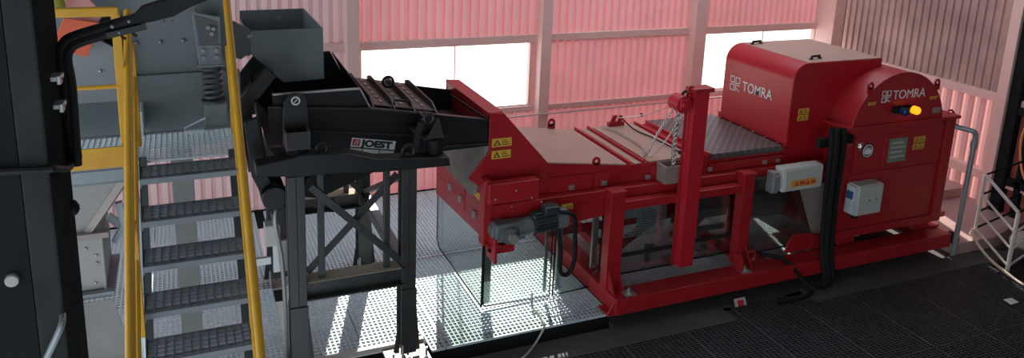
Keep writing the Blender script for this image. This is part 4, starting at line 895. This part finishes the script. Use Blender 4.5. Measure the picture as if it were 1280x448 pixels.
pieces('screw', MB().ball((-0.165, 2.216, 3.604), 0.005, 8).ball((-0.125, 2.216, 3.617), 0.005, 8).ball((-0.15, 2.21, 3.589), 0.004, 8), STEEL, CB)
for i, z in enumerate((3.50, 3.43)):
    tag(build('cable_bracket', MB().box(-0.30, -0.275, 2.10, 2.15, z-0.006, z+0.006).box(-0.285, -0.275, 2.09, 2.12, z-0.012, z+0.010), STEEL, bevel=0.002), ('small steel cable bracket on the dark column, upper one', 'small steel cable bracket on the dark column, lower one')[i], 'bracket', 'cable brackets on the column')
tag(build('column_cable', MB().tube(bez([(-0.288, 2.24, 3.40), (-0.288, 2.26, 3.25), (-0.288, 2.16, 3.25), (-0.29, 1.98, 3.315), (-0.31, 1.958, 3.322), (-0.42, 1.958, 3.328), (-0.60, 1.958, 3.335)]), 0.009, 8).ball((-0.283, 2.27, 3.246), 0.018, 8, sz=1.2).ball((-0.298, 2.25, 3.105), 0.018, 8, sz=1.3), BLACKD, smooth=True), 'thin black cable looped around the dark column with tape lumps', 'cable')
tag(build('round_gauge', MB().cyl((-0.397, 1.972, 3.056), (-0.397, 1.955, 3.056), 0.015, 20), mat('gauge_white', (0.30, 0.30, 0.28), 0.6), bevel=0.003), 'round white gauge on the front of the dark column', 'gauge')
tag(build('grab_bar', MB().tube(bez([(-0.365, 1.955, 2.78), (-0.344, 1.935, 2.847), (-0.305, 1.935, 2.93), (-0.305, 1.975, 2.94)]), 0.008, 8), GALVD, smooth=True), 'thin grey grab bar slanting at the foot of the dark column', 'bar')
# ================================================================== RIGHT SIDE
pf = MB().pz([(8.36, 5.70), (8.98, 5.68), (9.9, 5.9), (9.9, 9.4), (8.36, 9.4)], -0.13, 0.03)
struct('floor_platform', pf, CHECKP, bevel=0.004)
struct('trim_step', MB().box(9.05, 9.9, 6.75, 9.4, 0.03, 0.16).box(9.03, 9.06, 6.74, 9.4, 0.10, 0.165), CHECKP, bevel=0.004)
HR = tag(build('pipe_rail', MB().tube([(8.21, 6.05, 1.50)]+bez([(8.22, 5.84, 1.455), (8.30, 5.72, 1.44), (8.335, 5.70, 1.40), (8.34, 5.70, 1.30)], 5)+[(8.32, 5.70, -0.12)], 0.030, 12).cyl((8.337, 5.70, 1.24), (8.337, 5.70, 1.32), 0.038, 12), PIPE, smooth=True), 'grey steel pipe rail with bent elbow at the right end of the red cabinet', 'rail')
PR = thing('railing', 'white tubular railing with three bars guarding the stair opening at far right', 'railing', (8.6, 5.5, 0.0))
A0, B0 = Vector((8.67, 5.72, 0.03)), Vector((8.57, 5.20, -0.16))
A1, B1 = Vector((8.67, 5.72, 0.86)), Vector((8.57, 5.20, 0.61))
build('post', MB().tube([A0, A1], 0.020, 8), WPIPE, PR, smooth=True)
build('post', MB().tube([B0, B1], 0.024, 8), WPIPE, PR, smooth=True)
for i, f in enumerate((0.0, 0.30, 0.56, 0.82)):
    a = A1.lerp(A0, f); b = B1.lerp(B0, f*1.05)
    build('top_rail' if i == 0 else 'rail', MB().tube([a, b], 0.020 if i == 0 else 0.014, 8), WPIPE, PR, smooth=True)
for i, f in enumerate((0.0, 0.30, 0.56, 0.82)):
    a = B1.lerp(B0, f*1.05); build('rail', MB().tube([a, a+Vector((1.6, 0.45, -0.02))], 0.013, 8), WPIPE if i else COLD, PR, smooth=True)
    a = A1.lerp(A0, f); build('rail', MB().tube([a, a+Vector((1.4, 0.30, -0.02))], 0.012, 8), COLD, PR, smooth=True)
tag(build('cream_hose', MB().tube(bez([(8.72, 5.80, 0.06), (8.62, 5.72, 0.16), (8.54, 5.66, 0.18), (8.50, 5.55, 0.08), (8.50, 5.36, -0.04), (8.44, 5.05, -0.09), (8.40, 4.85, -0.09), (8.5, 4.6, -0.09)]), 0.017, 8), HOSEC, smooth=True), 'cream hose hanging over the platform edge by the white railing', 'hose')
tag(build('orange_hose', MB().tube(bez([(9.70, 5.55, 1.30), (9.72, 5.75, 1.46), (9.70, 5.95, 1.42), (9.68, 6.02, 1.1), (9.70, 5.95, 0.72), (9.70, 5.8, 0.5)]), 0.014, 8), HOSEO, smooth=True), 'orange hose hanging on the wall beyond the right column', 'hose')
tag(build('pale_sack', MB().ball((9.25, 5.45, 0.05), 0.20, 12, sx=1.3, sy=0.8, sz=0.5), mat('sack', (0.36, 0.33, 0.28), 0.8, noise=0.3), smooth=True), 'pale sack lying behind the white railing', 'sack')
tag(build('valve_block', MB().box(8.30, 8.42, 5.72, 5.86, 0.03, 0.10).cyl((8.35, 5.79, 0.10), (8.35, 5.79, 0.15), 0.03, 10), BLACKD, bevel=0.006), 'small black clamp on the platform corner behind the pipe rail foot', 'clamp')
# wire rail along the back wall
tag(build('wire_rail', MB().tube([(1.9, 9.2, 0.93), (9.3, 9.2, 0.98)], 0.012, 6).tube([(1.9, 9.2, 0.60), (9.3, 9.2, 0.65)], 0.010, 6), mat('wire_pink', (0.6, 0.45, 0.43), 0.4, 0.3)), 'thin pale rail wires running along the back wall behind the red machine', 'rail')
# rope on the walkway and litter
tag(build('walkway_rope', MB().tube(bez([(3.02, 6.22, 0.10), (2.98, 6.12, 0.02), (2.99, 5.98, 0.014), (2.97, 5.86, 0.016), (2.95, 5.785, 0.0), (2.86, 5.74, -0.10), (2.70, 5.60, -0.11), (2.55, 5.50, -0.11)]), 0.010, 8), ROPE, smooth=True), 'cream rope lying on the grating and hanging over its edge below the clear guard', 'rope')
t = tag(build('red_white_tag', MB().plate([(5.02, 5.60, -0.10), (5.16, 5.60, -0.10), (5.16, 5.64, -0.03), (5.02, 5.64, -0.03)], 0.012), mat('tag_white', (0.5, 0.42, 0.38), 0.6), bevel=0.003), 'small red and white tag on the floor under the red base beam', 'tag')
build('red_mark', MB().plate([(5.05, 5.585, -0.09), (5.12, 5.585, -0.09), (5.12, 5.615, -0.04), (5.05, 5.615, -0.04)], 0.004), REDB, t, label='red mark')
tag(build('floor_cable', MB().tube(bez([(5.62, 6.0, 0.20), (5.80, 5.80, 0.20), (5.95, 5.66, 0.0), (6.0, 5.56, -0.08), (5.8, 5.5, -0.09), (5.5, 5.52, -0.09)]), 0.022, 8), BLACKD, smooth=True), 'black cable sagging over the red base beam below the dark glazed panel', 'cable')
tag(build('bright_scrap', MB().plate([(7.86, 4.66, -0.105), (7.98, 4.66, -0.10), (7.98, 4.74, -0.095), (7.88, 4.76, -0.105)], 0.006), mat('scrap', (0.8, 0.76, 0.68), 0.4)), 'small pale scrap shining on the dark gratings at right', 'scrap')
# ================================================================== LIGHT
w = bpy.data.worlds.new('sky'); sc.world = w; w.use_nodes = True
nt = w.node_tree; bg = nt.nodes['Background']
bg.inputs['Color'].default_value = (0.80, 0.90, 1.0, 1); bg.inputs['Strength'].default_value = 2.1
sd = bpy.data.lights.new('sun', 'SUN'); sd.energy = 11; sd.angle = math.radians(0.6); sd.color = (1.0, 0.93, 0.82)
so_ = bpy.data.objects.new('sun', sd); col.objects.link(so_)
so_.rotation_euler = Vector((-1.05, -3.35, -1.48)).to_track_quat('-Z', 'Y').to_euler()
vs = sc.view_settings
sc.display_settings.display_device = 'sRGB'
vs.view_transform = 'Standard'; vs.look = 'None'; vs.exposure = 0.0; vs.gamma = 1.0; vs.use_curve_mapping = False
